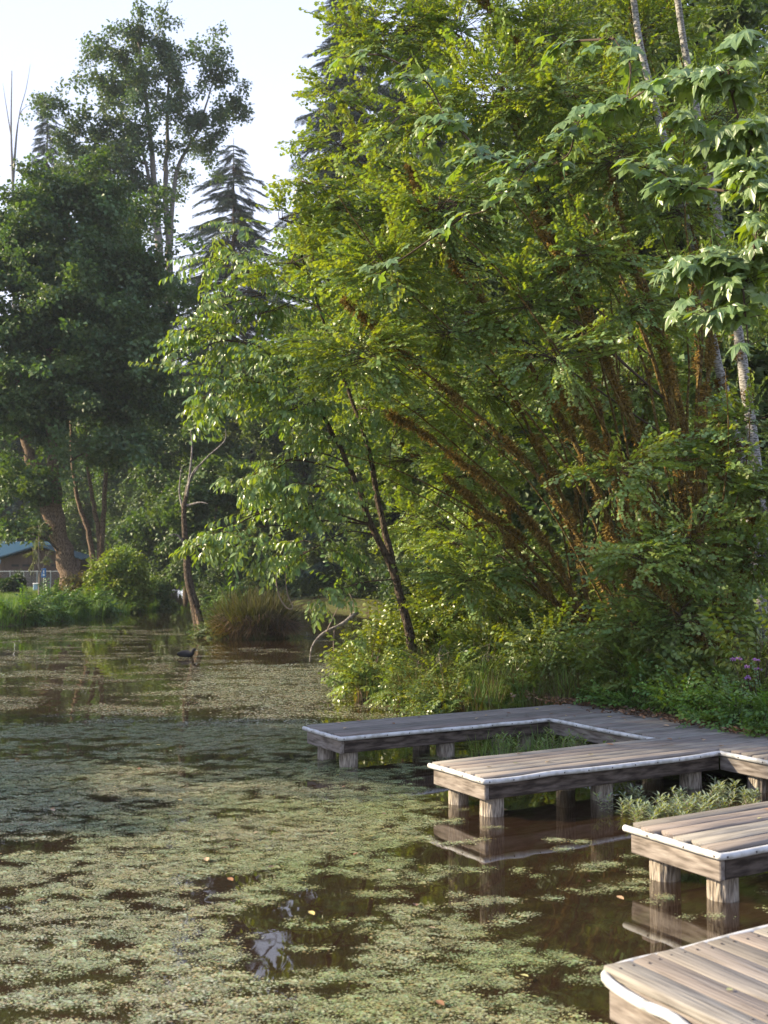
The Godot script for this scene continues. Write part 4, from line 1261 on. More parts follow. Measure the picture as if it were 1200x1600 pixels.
func build_far_trees() -> void:
	rng.seed = 71
	# --- the great leaning maple on the left bank
	var at := Vector3(-16.71, 0.821, -58)
	at.y = ground_y(at.x, at.z) - 0.1
	var green := Color(0.095, 0.155, 0.062)
	var how := {"bark": M.bark_red, "branch_bark": M.bark, "spray": L.far, "leaf": M.leaf_dull, "color": green, "per_branch": 7, "limb": 0.016, "arch": 0.1, "fuzzy": 0.6, "sides": 12, "droop": 0.15, "loose": 0.3, "size": 0.95, "kink": 0.2, "vary": 0.35}
	var masses := []
	for m in [[40, 640, 57, 3.0, 1.6, 170], [110, 600, 57, 3.0, 1.8, 180], [180, 620, 58, 2.6, 1.6, 150], [30, 520, 57, 3.0, 2.2, 200], [110, 490, 57, 3.4, 2.2, 240], [190, 520, 58, 3.0, 2.0, 200], [40, 400, 58, 3.2, 2.2, 200], [130, 380, 58, 3.2, 2.2, 220], [200, 420, 59, 2.6, 2.0, 160], [60, 310, 58, 2.6, 1.6, 130], [140, 300, 58, 2.4, 1.4, 120], [-40, 420, 57, 3.5, 3.0, 200], [-40, 600, 57, 3.0, 2.5, 160], [30, 760, 57, 1.8, 1.2, 80], [180, 700, 58, 2.0, 1.0, 90], [220, 560, 58, 1.8, 1.4, 90], [30, 830, 56, 0.9, 0.7, 26]]:
		masses.append([sighted(m[0], m[1], m[2]), Vector3(m[3] * 1.1, m[4] * 1.15, 3.2), int(m[5] * 1.05)])
	var r := broadleaf("leaning_maple", "massive leaning maple with a forked brown trunk on the left bank", at,
		[{"pts": [at, Vector3(-17.043, 2.464, -58), Vector3(-17.795, 4.523, -58), Vector3(-18.658, 6.935, -58), Vector3(-19.381, 9.011, -58), Vector3(-19.728, 13.184, -58), Vector3(-19.463, 18.091, -58)], "r0": 0.62, "r1": 0.12}, {"pts": [Vector3(-17.437, 3.561, -58), Vector3(-17.678, 5.9, -58), Vector3(-17.927, 8.664, -58), Vector3(-18.194, 12.486, -58), Vector3(-17.699, 16.334, -58), Vector3(-17.072, 20.914, -58)], "r0": 0.42, "r1": 0.1, "flare": 0.0}], masses, how)
	# --- slimmer stems beside it
	var b := Vector3(-16.405, 1.219, -62)
	b.y = ground_y(b.x, b.z) - 0.1
	masses = []
	for m in [[170, 640, 62, 2.4, 1.6, 110], [220, 600, 62, 2.0, 1.6, 90], [150, 560, 62, 2.4, 2.0, 120], [230, 500, 63, 2.4, 2.0, 120], [210, 680, 61, 2.0, 1.0, 80], [240, 420, 63, 2.0, 1.8, 90], [190, 340, 63, 2.2, 1.6, 100]]:
		masses.append([sighted(m[0], m[1], m[2]), Vector3(m[3] * 1.1, m[4] * 1.1, 2.4), int(m[5] * 1.05)])
	broadleaf("slim_stemmed_tree", "cluster of slim pale stems beside the leaning maple", b,
		[{"pts": [b, Vector3(-16.877, 3.599, -62), Vector3(-17.49, 5.436, -62), Vector3(-17.968, 8.018, -62), Vector3(-18.107, 12.468, -62)], "r0": 0.2, "r1": 0.06}, {"pts": [b, Vector3(-16.285, 3.232, -62), Vector3(-16.603, 5.068, -62), Vector3(-17.001, 7.279, -62), Vector3(-17.347, 10.981, -62)], "r0": 0.22, "r1": 0.06}, {"pts": [b, Vector3(-16.148, 3.966, -62), Vector3(-16.007, 7.279, -62), Vector3(-15.806, 11.724, -62), Vector3(-15.576, 16.951, -62)], "r0": 0.2, "r1": 0.06}], masses, how)
	# --- cottonwood
	var c := Vector3(-15.755, 1.03, -78)
	c.y = ground_y(c.x, c.z) - 0.1
	masses = []
	for m in [[180, 60, 76, 2.2, 2.0, 80], [230, 40, 76, 2.2, 1.8, 80], [260, 80, 77, 1.8, 2.0, 70], [170, 130, 76, 2.4, 2.0, 90], [220, 130, 76, 2.4, 2.2, 90], [270, 150, 77, 1.8, 1.8, 60], [330, 70, 78, 1.3, 1.6, 34], [340, 120, 78, 1.5, 1.4, 40], [380, 150, 78, 1.4, 1.3, 40], [320, 180, 78, 2.0, 1.4, 55], [160, 200, 76, 2.2, 1.8, 80], [210, 210, 76, 2.2, 2.0, 80], [90, 150, 76, 1.6, 1.3, 40], [110, 190, 76, 1.8, 1.5, 50], [150, 270, 76, 2.4, 1.8, 90], [210, 280, 77, 2.0, 1.6, 60], [300, 220, 78, 1.8, 1.5, 45], [350, 190, 78, 1.5, 1.0, 30], [180, 240, 77, 2.6, 1.5, 80], [120, 240, 77, 2.0, 1.5, 60], [285, 270, 78, 1.4, 1.2, 26], [230, 330, 77, 1.6, 1.4, 40]]:
		masses.append([sighted(m[0], m[1], m[2]), Vector3(m[3] * 1.25, m[4] * 1.2, 2.6), int(m[5] * 0.85)])
	broadleaf("cottonwood_tree", "tall airy cottonwood rising highest against the sky on the left", c,
		[{"pts": [c, Vector3(-15.694, 13.312, -78), Vector3(-15.714, 24.604, -78), Vector3(-16.048, 29.835, -78), Vector3(-15.904, 34.14, -78), Vector3(-15.947, 38.469, -78)], "r0": 0.45, "r1": 0.06}, {"pts": [Vector3(-15.88, 13.312, -78), Vector3(-16.252, 24.314, -77), Vector3(-16.671, 29.006, -77), Vector3(-17, 33.727, -77), Vector3(-17.48, 38.473, -76), Vector3(-17.875, 40.829, -76)], "r0": 0.38, "r1": 0.05}, {"pts": [Vector3(-15.714, 24.604, -78), Vector3(-15.213, 30.79, -78), Vector3(-13.645, 34.14, -78), Vector3(-12.637, 37.505, -78)], "r0": 0.22, "r1": 0.04, "flare": 0.0}, {"pts": [Vector3(-16.471, 27.596, -77), Vector3(-17.875, 33.018, -77), Vector3(-19.502, 34.718, -76)], "r0": 0.16, "r1": 0.04, "flare": 0.0}], masses,
		{"bark": M.bark_grey, "branch_bark": M.bark, "spray": L.airy, "leaf": M.leaf_dull, "color": Color(0.11, 0.165, 0.095), "per_branch": 6, "limb": 0.014, "fuzzy": 0.58, "sides": 10, "arch": 0.05, "loose": 0.35, "size": 0.95, "hue": 0.08, "kink": 0.15})
	# --- conifers
	var fir := Color(0.055, 0.085, 0.06)
	var p1 := Vector3(-13.891, 0.794, -98)
	conifer("broad conifer standing just right of the tall cottonwood", Vector3(p1.x, 0.5, p1.z), 41, 13.0, 4400, fir)
	var p2 := Vector3(-2.58, 0.959, -84)
	conifer("tall dark conifer partly hidden by the thicket at top centre", Vector3(p2.x, 0.5, p2.z), 52, 9.5, 4200, fir)
	var p3 := Vector3(-33.046, 0.723, -104)
	conifer("small pointed conifer top showing at the far left", Vector3(p3.x, 0.5, p3.z), 47, 4.4, 1800, fir)
	var p4 := Vector3(2.055, 1.266, -58)
	conifer("conifer deep behind the thicket on the right", Vector3(p4.x, 0.5, p4.z), 34, 5.0, 2600, fir)
	# --- woods at the far end of the pond
	var woods := [
		["tree with fine grey-green leaves behind the leaning dead trunk", 290, 74, 16, 4.6, Color(0.1, 0.16, 0.06)],
		["rounded mid green tree behind the island", 400, 84, 19, 5.0, Color(0.13, 0.175, 0.075)],
		["bushy green tree above the far log bank", 480, 80, 21, 5.0, Color(0.12, 0.175, 0.065)],
		["tree just left of the island trunk", 235, 92, 20, 5.2, Color(0.1, 0.16, 0.06)],
		["dense tree behind the brown shed", 60, 108, 24, 7.0, Color(0.13, 0.175, 0.075)],
		["dense tree far left beyond the shed roof", -40, 104, 22, 7.0, Color(0.12, 0.175, 0.065)],
		["tree filling the gap behind the slim stems", 165, 100, 22, 6.0, Color(0.1, 0.16, 0.06)],
		["green tree behind the slender dark tree", 560, 64, 17, 5.0, Color(0.13, 0.175, 0.075)],
		["tree at the end of the pond's open channel", 330, 112, 24, 6.5, Color(0.12, 0.175, 0.065)],
		["low willow-like tree with thin grey twigs over the channel", 345, 66, 9, 3.4, Color(0.1, 0.16, 0.06)],
		["tree low behind the fork of the slender dark tree", 640, 52, 14, 4.5, Color(0.13, 0.175, 0.075)],
		["broad tree high behind the thicket crown", 720, 40, 17, 5.0, Color(0.12, 0.175, 0.065)],
		["tree behind the middle of the thicket", 840, 34, 15, 4.6, Color(0.1, 0.16, 0.06)],
		["tree behind the pale alders", 980, 32, 19, 5.0, Color(0.13, 0.175, 0.075)],
		["tree at the far right behind the maple leaves", 1120, 30, 18, 5.0, Color(0.12, 0.175, 0.065)],
		["tree just past the right edge behind the alders", 1260, 27, 15, 5.0, Color(0.12, 0.175, 0.065)],
		["tall broad tree behind the top right of the thicket", 890, 44, 25, 6.0, Color(0.1, 0.16, 0.06)]]
	for w: Array in woods:
		var d: float = w[2]
		var h: float = w[3]
		var q := sighted(w[1], 905, d)
		q.y = ground_y(q.x, q.z) - 0.1
		var r2: float = w[4]
		var ms := []
		var n := int(h * r2 * 0.13) + 6
		for k in n:
			var f := (k + 0.5) / n
			var y := lerpf(0.1, 0.93, f) * h
			var out := r2 * 0.62 * sqrt(maxf(0.05, 1.0 - pow(2.0 * f - 0.85, 2.0)))
			var a := k * 2.4 + rf(-0.4, 0.4)
			ms.append([q + Vector3(cos(a) * out, y + rf(-0.6, 0.6), sin(a) * out), Vector3(r2 * 0.42, h * 0.09 + 0.5, r2 * 0.42) * rf(0.8, 1.2), int(r2 * h * 1.25 / n * 7.0) + 40])
		broadleaf("woodland_tree", w[0], q, [{"pts": [q, q + Vector3(rf(-0.5, 0.5), h * 0.4, 0), q + Vector3(rf(-0.8, 0.8), h * 0.9, 0)], "r0": 0.1 + h * 0.01, "r1": 0.05}], ms,
			{"bark": M.bark, "spray": L.far, "leaf": M.leaf_dull, "color": w[5], "per_branch": 8, "limb": 0.012, "fuzzy": 0.62, "sides": 8, "loose": 0.35, "size": 0.8 + d * 0.003}, "woods around the far end of the pond")
	# --- a tree on the left bank outside the frame; its shadow lies across the two farther docks
	var sq := Vector3(-27.0, 0.4, -12.6)
	var sms := []
	for k in 12:
		var a := k * 2.4
		sms.append([sq + Vector3(cos(a) * 1.3, 3.0 + k * 1.15, sin(a) * 1.3), Vector3(1.7, 1.2, 1.7), 70])
	broadleaf("bank_tree", "tree on the left bank beyond the frame that shades the docks", sq, [{"pts": [sq, sq + Vector3(0.3, 8, 0), sq + Vector3(0, 16, 0)], "r0": 0.3, "r1": 0.06}], sms, how)
	# --- bare tree at the far left
	var e := sighted(24, 905, 112)
	e.y = 0.4
	var bare := thing("bare_tree", "leafless tree with thin bare branches against the sky at far left", "tree", e)
	part("trunk", tube_mesh(curve_through([e, Vector3(-38.699, 27.695, -112), Vector3(-39.068, 41.305, -112), Vector3(-39.377, 47.483, -112), Vector3(-39.429, 54.388, -112)], 6), 0.3, 0.04, 8, 0.03, 0.8, 0.2, e), M.bark_grey, bare)
	for br in [[Vector3(-39.068, 41.305, -112), Vector3(-38.657, 48.861, -112), Vector3(-37.904, 52.312, -112), Vector3(-37.476, 55.081, -112)], [Vector3(-39.115, 44.047, -112), Vector3(-38.534, 49.55, -112), Vector3(-37.069, 50.93, -112)], [Vector3(-39.297, 46.795, -112), Vector3(-39.898, 50.24, -112), Vector3(-40.353, 53.003, -112)]]:
		part("branch", tube_mesh(curve_through(br, 4), 0.07, 0.015, 6, 0.03, 1.0, 0.0, e), M.bark_grey, bare)


# ---------------------------------------------------------------- shrubs, island, bank plants
func bush(called: String, label: String, at: Vector3, size: Vector3, count: int, sprays: Array, tint: Color, category := "bush", leaf: Material = null, s := 1.0, group := "") -> Node3D:
	at.y = ground_y(at.x, at.z) - 0.03
	var root := thing(called, label, category, at, group)
	var xf := []
	var col := []
	for k in sprays.size():
		xf.append([])
		col.append(PackedColorArray())
	var wood := Geo.new()
	for k in int(count / 9) + 3:
		var d := rv()
		d.y = absf(d.y)
		var e := Vector3(d.x * size.x, d.y * size.y, d.z * size.z) * rf(0.55, 1.2)
		var p0 := Vector3(rf(-0.15, 0.15) * size.x, 0, rf(-0.15, 0.15) * size.z)
		var way := curve_through([p0, p0.lerp(e, 0.5) + Vector3.UP * size.y * 0.12, e], 4)
		tube(wood, way, 0.008 * s + 0.003, 0.002, 4)
		for j in 9:
			var f := lerpf(0.25, 1.0, pow((j + rng.randf()) / 9.0, 0.7)) * (way.size() - 1)
			var i := mini(int(f), way.size() - 2)
			var p := way[i].lerp(way[i + 1], f - i)
			var q := rng.randi_range(0, sprays.size() - 1)
			xf[q].append(frame(((way[i + 1] - way[i]).normalized() * 0.6 + rv() * 0.7 + Vector3(e.x, 0, e.z).normalized() * 0.4).normalized(), (Vector3.UP + rv() * 0.4).normalized(), p + rv() * 0.06 * s, rf(0.75, 1.25) * s))
			col[q].append(vary(tint, 0.22, 0.14))
	var w := part("stems", wood.mesh(), M.twig, root)
	w.set_meta("kind", "stuff")
	for q in sprays.size():
		scatter("foliage", sprays[q], leaf if leaf else M.leaf, root, xf[q], col[q])
	return root

func fern(label: String, at: Vector3, size: float, tint: Color) -> void:
	at.y = ground_y(at.x, at.z)
	var root := thing("fern", label, "fern", at, "ferns on the right bank")
	var m: StandardMaterial3D = M.leaf.duplicate()
	m.albedo_color = tint.linear_to_srgb()
	for k in 11:
		var a := TAU * k / 11.0 + rf(-0.25, 0.25)
		part("frond", L.fern[k % 2], m, root, frame(Vector3(cos(a), rf(0.0, 0.35), sin(a)).normalized(), Vector3.UP, Vector3.ZERO, size * rf(0.8, 1.15)))

func build_bank_plants() -> void:
	rng.seed = 91
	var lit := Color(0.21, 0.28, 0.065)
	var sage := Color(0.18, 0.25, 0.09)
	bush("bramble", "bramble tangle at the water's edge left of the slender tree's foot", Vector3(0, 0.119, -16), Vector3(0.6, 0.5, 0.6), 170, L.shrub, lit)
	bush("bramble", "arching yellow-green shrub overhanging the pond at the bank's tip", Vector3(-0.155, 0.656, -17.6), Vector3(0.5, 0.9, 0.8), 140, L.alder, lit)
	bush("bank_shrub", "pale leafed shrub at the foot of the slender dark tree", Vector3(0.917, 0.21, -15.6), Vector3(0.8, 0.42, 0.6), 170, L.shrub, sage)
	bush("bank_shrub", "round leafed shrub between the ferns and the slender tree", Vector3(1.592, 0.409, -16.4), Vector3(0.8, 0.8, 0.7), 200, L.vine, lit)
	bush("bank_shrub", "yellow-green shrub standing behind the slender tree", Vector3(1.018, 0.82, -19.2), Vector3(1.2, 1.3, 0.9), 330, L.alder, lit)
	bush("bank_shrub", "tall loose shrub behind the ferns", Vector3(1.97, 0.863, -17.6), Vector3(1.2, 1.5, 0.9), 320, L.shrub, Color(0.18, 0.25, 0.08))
	bush("bank_shrub", "small leafy plants on the bare slope behind the farthest dock", Vector3(0.536, 0.166, -15.2), Vector3(0.7, 0.3, 0.5), 120, L.shrub, Color(0.18, 0.25, 0.08), "bush", null, 0.7)
	bush("bank_shrub", "low leafy plants left of the ferns behind the farthest dock", Vector3(1.19, 0.19, -15), Vector3(0.7, 0.35, 0.5), 130, L.shrub, Color(0.18, 0.25, 0.08), "bush", null, 0.8)
	bush("bank_shrub", "bushy low plants just behind the farthest dock's planks", Vector3(0.834, 0.226, -14.2), Vector3(0.65, 0.35, 0.4), 130, L.shrub, Color(0.18, 0.25, 0.08), "bush", null, 0.75)
	bush("bank_shrub", "low plants where the farthest dock meets the bank", Vector3(2.086, 0.342, -14.2), Vector3(0.6, 0.4, 0.4), 130, L.vine, Color(0.2, 0.28, 0.075), "bush", null, 0.8)
	bush("bank_shrub", "low shrub with pinkish dead stems behind the boardwalk's far end", Vector3(2.324, 0.477, -15.2), Vector3(0.9, 0.9, 0.7), 220, L.shrub, sage)
	bush("bank_shrub", "pale shrub above the leaf litter", Vector3(2.796, 0.723, -14.4), Vector3(0.8, 0.9, 0.7), 230, L.shrub, sage)
	bush("bank_shrub", "dense green shrub above the litter at right centre", Vector3(3.153, 0.73, -13.4), Vector3(0.8, 0.8, 0.6), 240, L.vine, Color(0.2, 0.28, 0.075))
	bush("bank_shrub", "shrub in the dark hollow at right", Vector3(3.78, 0.803, -12.6), Vector3(0.8, 0.6, 0.6), 150, L.vine, Color(0.2, 0.28, 0.075))
	bush("bank_shrub", "leafy shrub against the right edge above the flowers", Vector3(4.102, 1.279, -12), Vector3(0.6, 0.9, 0.6), 170, L.alder, Color(0.2, 0.27, 0.07))
	bush("bank_shrub", "yellow leafed shrub beneath the low mossy boughs", Vector3(1.843, 1.777, -19.5), Vector3(1.5, 1.6, 1.0), 380, L.vine, lit)
	bush("bank_shrub", "shrub under the thicket's leaning stems", Vector3(3.098, 1.383, -17.5), Vector3(1.3, 1.4, 1.0), 300, L.vine, Color(0.2, 0.28, 0.075))
	bush("bank_shrub", "shrub at the back of the thicket floor", Vector3(4.445, 1.795, -17.5), Vector3(1.5, 1.5, 1.0), 320, L.vine, Color(0.2, 0.28, 0.075))
	for f in [["pale green fern behind the farthest dock", Vector3(1.529, 0.302, -13.7), 0.55], ["broad fern beside the shrub stems", Vector3(1.919, 0.319, -13.9), 0.58], ["small fern at the boardwalk's far end", Vector3(1.242, 0.238, -14.1), 0.5], ["fern half hidden among the bank shrubs", Vector3(2.237, 0.378, -13.6), 0.45]]:
		fern(f[0], f[1], f[2], Color(0.165, 0.255, 0.098))
	# low green plants along the litter, right
	for s in [["low leafy weeds beside the leaf litter", Vector3(3.216, 0.554, -11.9), 0.45], ["nettle-like weeds at the litter's edge", Vector3(3.445, 0.567, -11.5), 0.45], ["bright low weeds in front of the flowers", Vector3(3.65, 0.55, -11.1), 0.5], ["small weeds at the far end of the litter", Vector3(2.911, 0.534, -12.7), 0.4], ["weeds against the right edge of the boardwalk", Vector3(3.769, 0.538, -10.7), 0.5]]:
		bush("bank_weed", s[0], s[1], Vector3(0.5, s[2], 0.4), 130, L.shrub, Color(0.135, 0.255, 0.06), "weeds", null, 0.7, "weeds along the boardwalk")
	# pink-violet flowers at right
	var at := Vector3(3.798, 0.69, -11.3)
	at.y = ground_y(at.x, at.z)
	var fl := thing("flowering_plant", "violet-flowered wild plant by the boardwalk at the right edge", "flower", at)
	for k in 7:
		var top := Vector3(rf(-0.25, 0.25), rf(0.5, 0.72), rf(-0.15, 0.15))
		part("stem", tube_mesh(curve_through([Vector3(rf(-0.08, 0.08), 0, 0), top * 0.5 + Vector3(0.02, 0, 0), top], 3), 0.005, 0.003, 5), M.twig, fl)
		var g := Geo.new()
		for j in 16:
			var d := rv()
			d.y = absf(d.y) * 0.7
			var p := top + d * rf(0.01, 0.035)
			for q in 4:
				leaf_ovate(g, p, (d + rv() * 0.7).normalized(), rv(), 0.014, 0.012, vary(Color(0.42, 0.22, 0.5), 0.2, 0.1), 0.0)
		var hd := part("flower_head", g.mesh(), M.litter, fl)
	var xf := []
	var col := PackedColorArray()
	for k in 36:
		xf.append(frame(rv() + Vector3(0, -0.2, 0), Vector3.UP, Vector3(rf(-0.25, 0.25), rf(0.1, 0.5), rf(-0.15, 0.15)), 0.6))
		col.append(vary(Color(0.15, 0.255, 0.09), 0.2))
	scatter("foliage", L.shrub[0], M.leaf, fl, xf, col)
	# upright silver-leaved plants standing in the shallows between the docks
	var plants := []
	for k in 26:
		plants.append(dock_frame * Vector3(rf(-1.6, -0.1), 0, rf(2.6, 3.3)))
	for k in 12:
		plants.append(dock_frame * Vector3(rf(-0.9, -0.1), 0, rf(0.25, 1.4)))
	var n := 0
	for p: Vector3 in plants:
		n += 1
		water_plant(p, n <= 26, n)
	# grass in the gap of the far docks
	for k in 14:
		var p := dock_frame * Vector3(rf(-1.3, -0.05), 0, rf(0.15, 1.45))
		tuft("sedge_tuft", "grass tuft growing from the water between the far docks", Vector3(p.x, -0.05, p.z), L.grass[k % 2], Color(0.18, 0.255, 0.075), 0.75, "grass between the far docks")
	for k in 16:
		var p := dock_frame * Vector3(rf(-2.3, 0.2), 0, rf(-1.5, -0.85))
		tuft("sedge_tuft", "grass tuft in the water behind the farthest dock", Vector3(p.x, -0.05, p.z), L.grass[k % 2], Color(0.195, 0.27, 0.068), 0.8, "grass behind the farthest dock")
	tuft("sedge_tuft", "lone green tuft at the right edge beside the nearest finger dock", dock_frame * Vector3(0.02, -0.02, 3.4), L.grass[0], Color(0.195, 0.3, 0.075), 0.7)
	# dry brown stalks at the foot of the bank behind the farthest dock
	for k in 16:
		var p: Vector3 = [Vector3(0, 0.028, -15.6), Vector3(0.364, 0.086, -15.5), Vector3(0.719, 0.11, -15.3), Vector3(1.071, 0.14, -15.2), Vector3(1.313, 0.158, -14.9), Vector3(2.286, 0.319, -13.9), Vector3(2.468, 0.348, -14), Vector3(2.115, 0.302, -14.4)][k % 8] + Vector3(rf(-0.3, 0.3), 0, rf(-0.25, 0.3))
		tuft("dry_tuft", "dry brown grass tuft at the bank's foot behind the farthest dock", Vector3(p.x, maxf(ground_y(p.x, p.z), -0.02) - 0.03, p.z), L.grass[k % 2], Color(0.3, 0.19, 0.13), 0.85, "dry tufts behind the farthest dock")
	for k in 10:
		var p: Vector3 = [Vector3(0.928, 0.188, -15.8), Vector3(0.561, 0.131, -15.9), Vector3(1.467, 0.256, -15.6), Vector3(2.082, 0.368, -15.4), Vector3(0.188, 0.072, -16)][k % 5] + Vector3(rf(-0.4, 0.4), 0, rf(-0.3, 0.3))
		p.y = ground_y(p.x, p.z)
		var cane := thing("dead_cane", "bare arching bramble cane among the bank plants behind the farthest dock", "cane", p, "bare canes behind the farthest dock")
		var sway := Vector3(rf(-0.5, 0.5), 0, rf(-0.1, 0.4))
		part("cane", tube_mesh(curve_through([Vector3.ZERO, Vector3(0, rf(0.35, 0.55), 0) + sway * 0.5, sway * 1.3 + Vector3(0, rf(0.05, 0.3), 0)], 5), 0.007, 0.003, 5), M.dry, cane)
		for q in 3:
			var b := sway * rf(0.3, 0.8) + Vector3(0, rf(0.3, 0.45), 0)
			part("twig", tube_mesh(PackedVector3Array([b, b + rv() * 0.08, b + rv() * 0.2]), 0.003, 0.001, 4), M.dry, cane)
	# undergrowth of the right bank
	var gx := [[], []]
	var gc := [PackedColorArray(), PackedColorArray()]
	for k in 3400:
		var p := Vector2(rf(-0.6, 9.0), rf(-34.0, -8.0)) if k < 2600 else Vector2(rf(-0.6, 3.2), rf(-16.6, -12.8))
		var d := shore_distance(p)
		var rel := dock_frame.affine_inverse() * Vector3(p.x, 0, p.y)
		if d < 0.02 or (rel.x < 1.3 and rel.z > -0.95):
			continue
		var i := k % 2
		gx[i].append(Transform3D(Basis(Vector3.UP, rf(0, TAU)).scaled(Vector3.ONE * rf(0.5, 1.2)), Vector3(p.x, ground_y(p.x, p.y) - 0.02, p.y)))
		gc[i].append(vary([Color(0.135, 0.195, 0.045), Color(0.15, 0.12, 0.06), Color(0.105, 0.165, 0.045)][rng.randi_range(0, 2)], 0.3, 0.15))
	for i in 2:
		var o := scatter("bank_grass", L.grass[i], M.blade, self, gx[i], gc[i])
		o.name = numbered("bank_grass")
		o.set_meta("label", ["mixed grass and dry stalks under the right bank's shrubs", "rough grass on the right bank floor"][i])
		o.set_meta("category", "grass")

func tuft(called: String, label: String, at: Vector3, mesh: Mesh, tint: Color, s: float, group := "") -> void:
	var root := thing(called, label, "grass tuft", at, group)
	scatter("blades", mesh, M.blade, root, [Transform3D(Basis(Vector3.UP, rf(0, TAU)).scaled(Vector3.ONE * s), Vector3.ZERO), Transform3D(Basis(Vector3.UP, rf(0, TAU)).scaled(Vector3.ONE * s * 0.8), Vector3(rf(-0.1, 0.1), 0, rf(-0.1, 0.1)))], PackedColorArray([vary(tint), vary(tint)]))

func water_plant(at: Vector3, front: bool, n: int) -> void:
	at.y = 0.0
	var root := thing("water_plant", "leafy silver-green plant in the shallows between the middle and right docks" if front else "leafy green plant standing in the water between the two farther docks", "water plant", at, "leafy plants in front of the boardwalk" if front else "leafy plants between the far docks")
	var g := Geo.new()
	for s in 4:
		var h := rf(0.05, 0.13) if front else rf(0.12, 0.28)
		var foot := Vector3(rf(-0.09, 0.09), -0.12, rf(-0.09, 0.09))
		var top := foot + Vector3(rf(-0.14, 0.14), h + 0.12, rf(-0.14, 0.14))
		var way := curve_through([foot, foot.lerp(top, 0.5) + Vector3(rf(-0.02, 0.02), 0.02, 0), top], 4)
		part("stem", tube_mesh(way, 0.004, 0.002, 6), M.dry, root)
		for k in 20:
			var f := lerpf(0.4, 1.0, k / 19.0) * (way.size() - 1)
			var i := mini(int(f), way.size() - 2)
			var p := way[i].lerp(way[i + 1], f - i)
			var a := k * 2.4 + s
			var d := Vector3(cos(a), 0.2 + 0.8 * (k / 19.0), sin(a)).normalized()
			leaf_ovate(g, p, d, Vector3.UP, rf(0.045, 0.08), rf(0.014, 0.02), vary(Color(0.3, 0.36, 0.25) if front else Color(0.2, 0.29, 0.1), 0.2, 0.08), 0.2)
	var o := part("foliage", g.mesh(), M.leaf, root)
	o.set_meta("kind", "stuff")

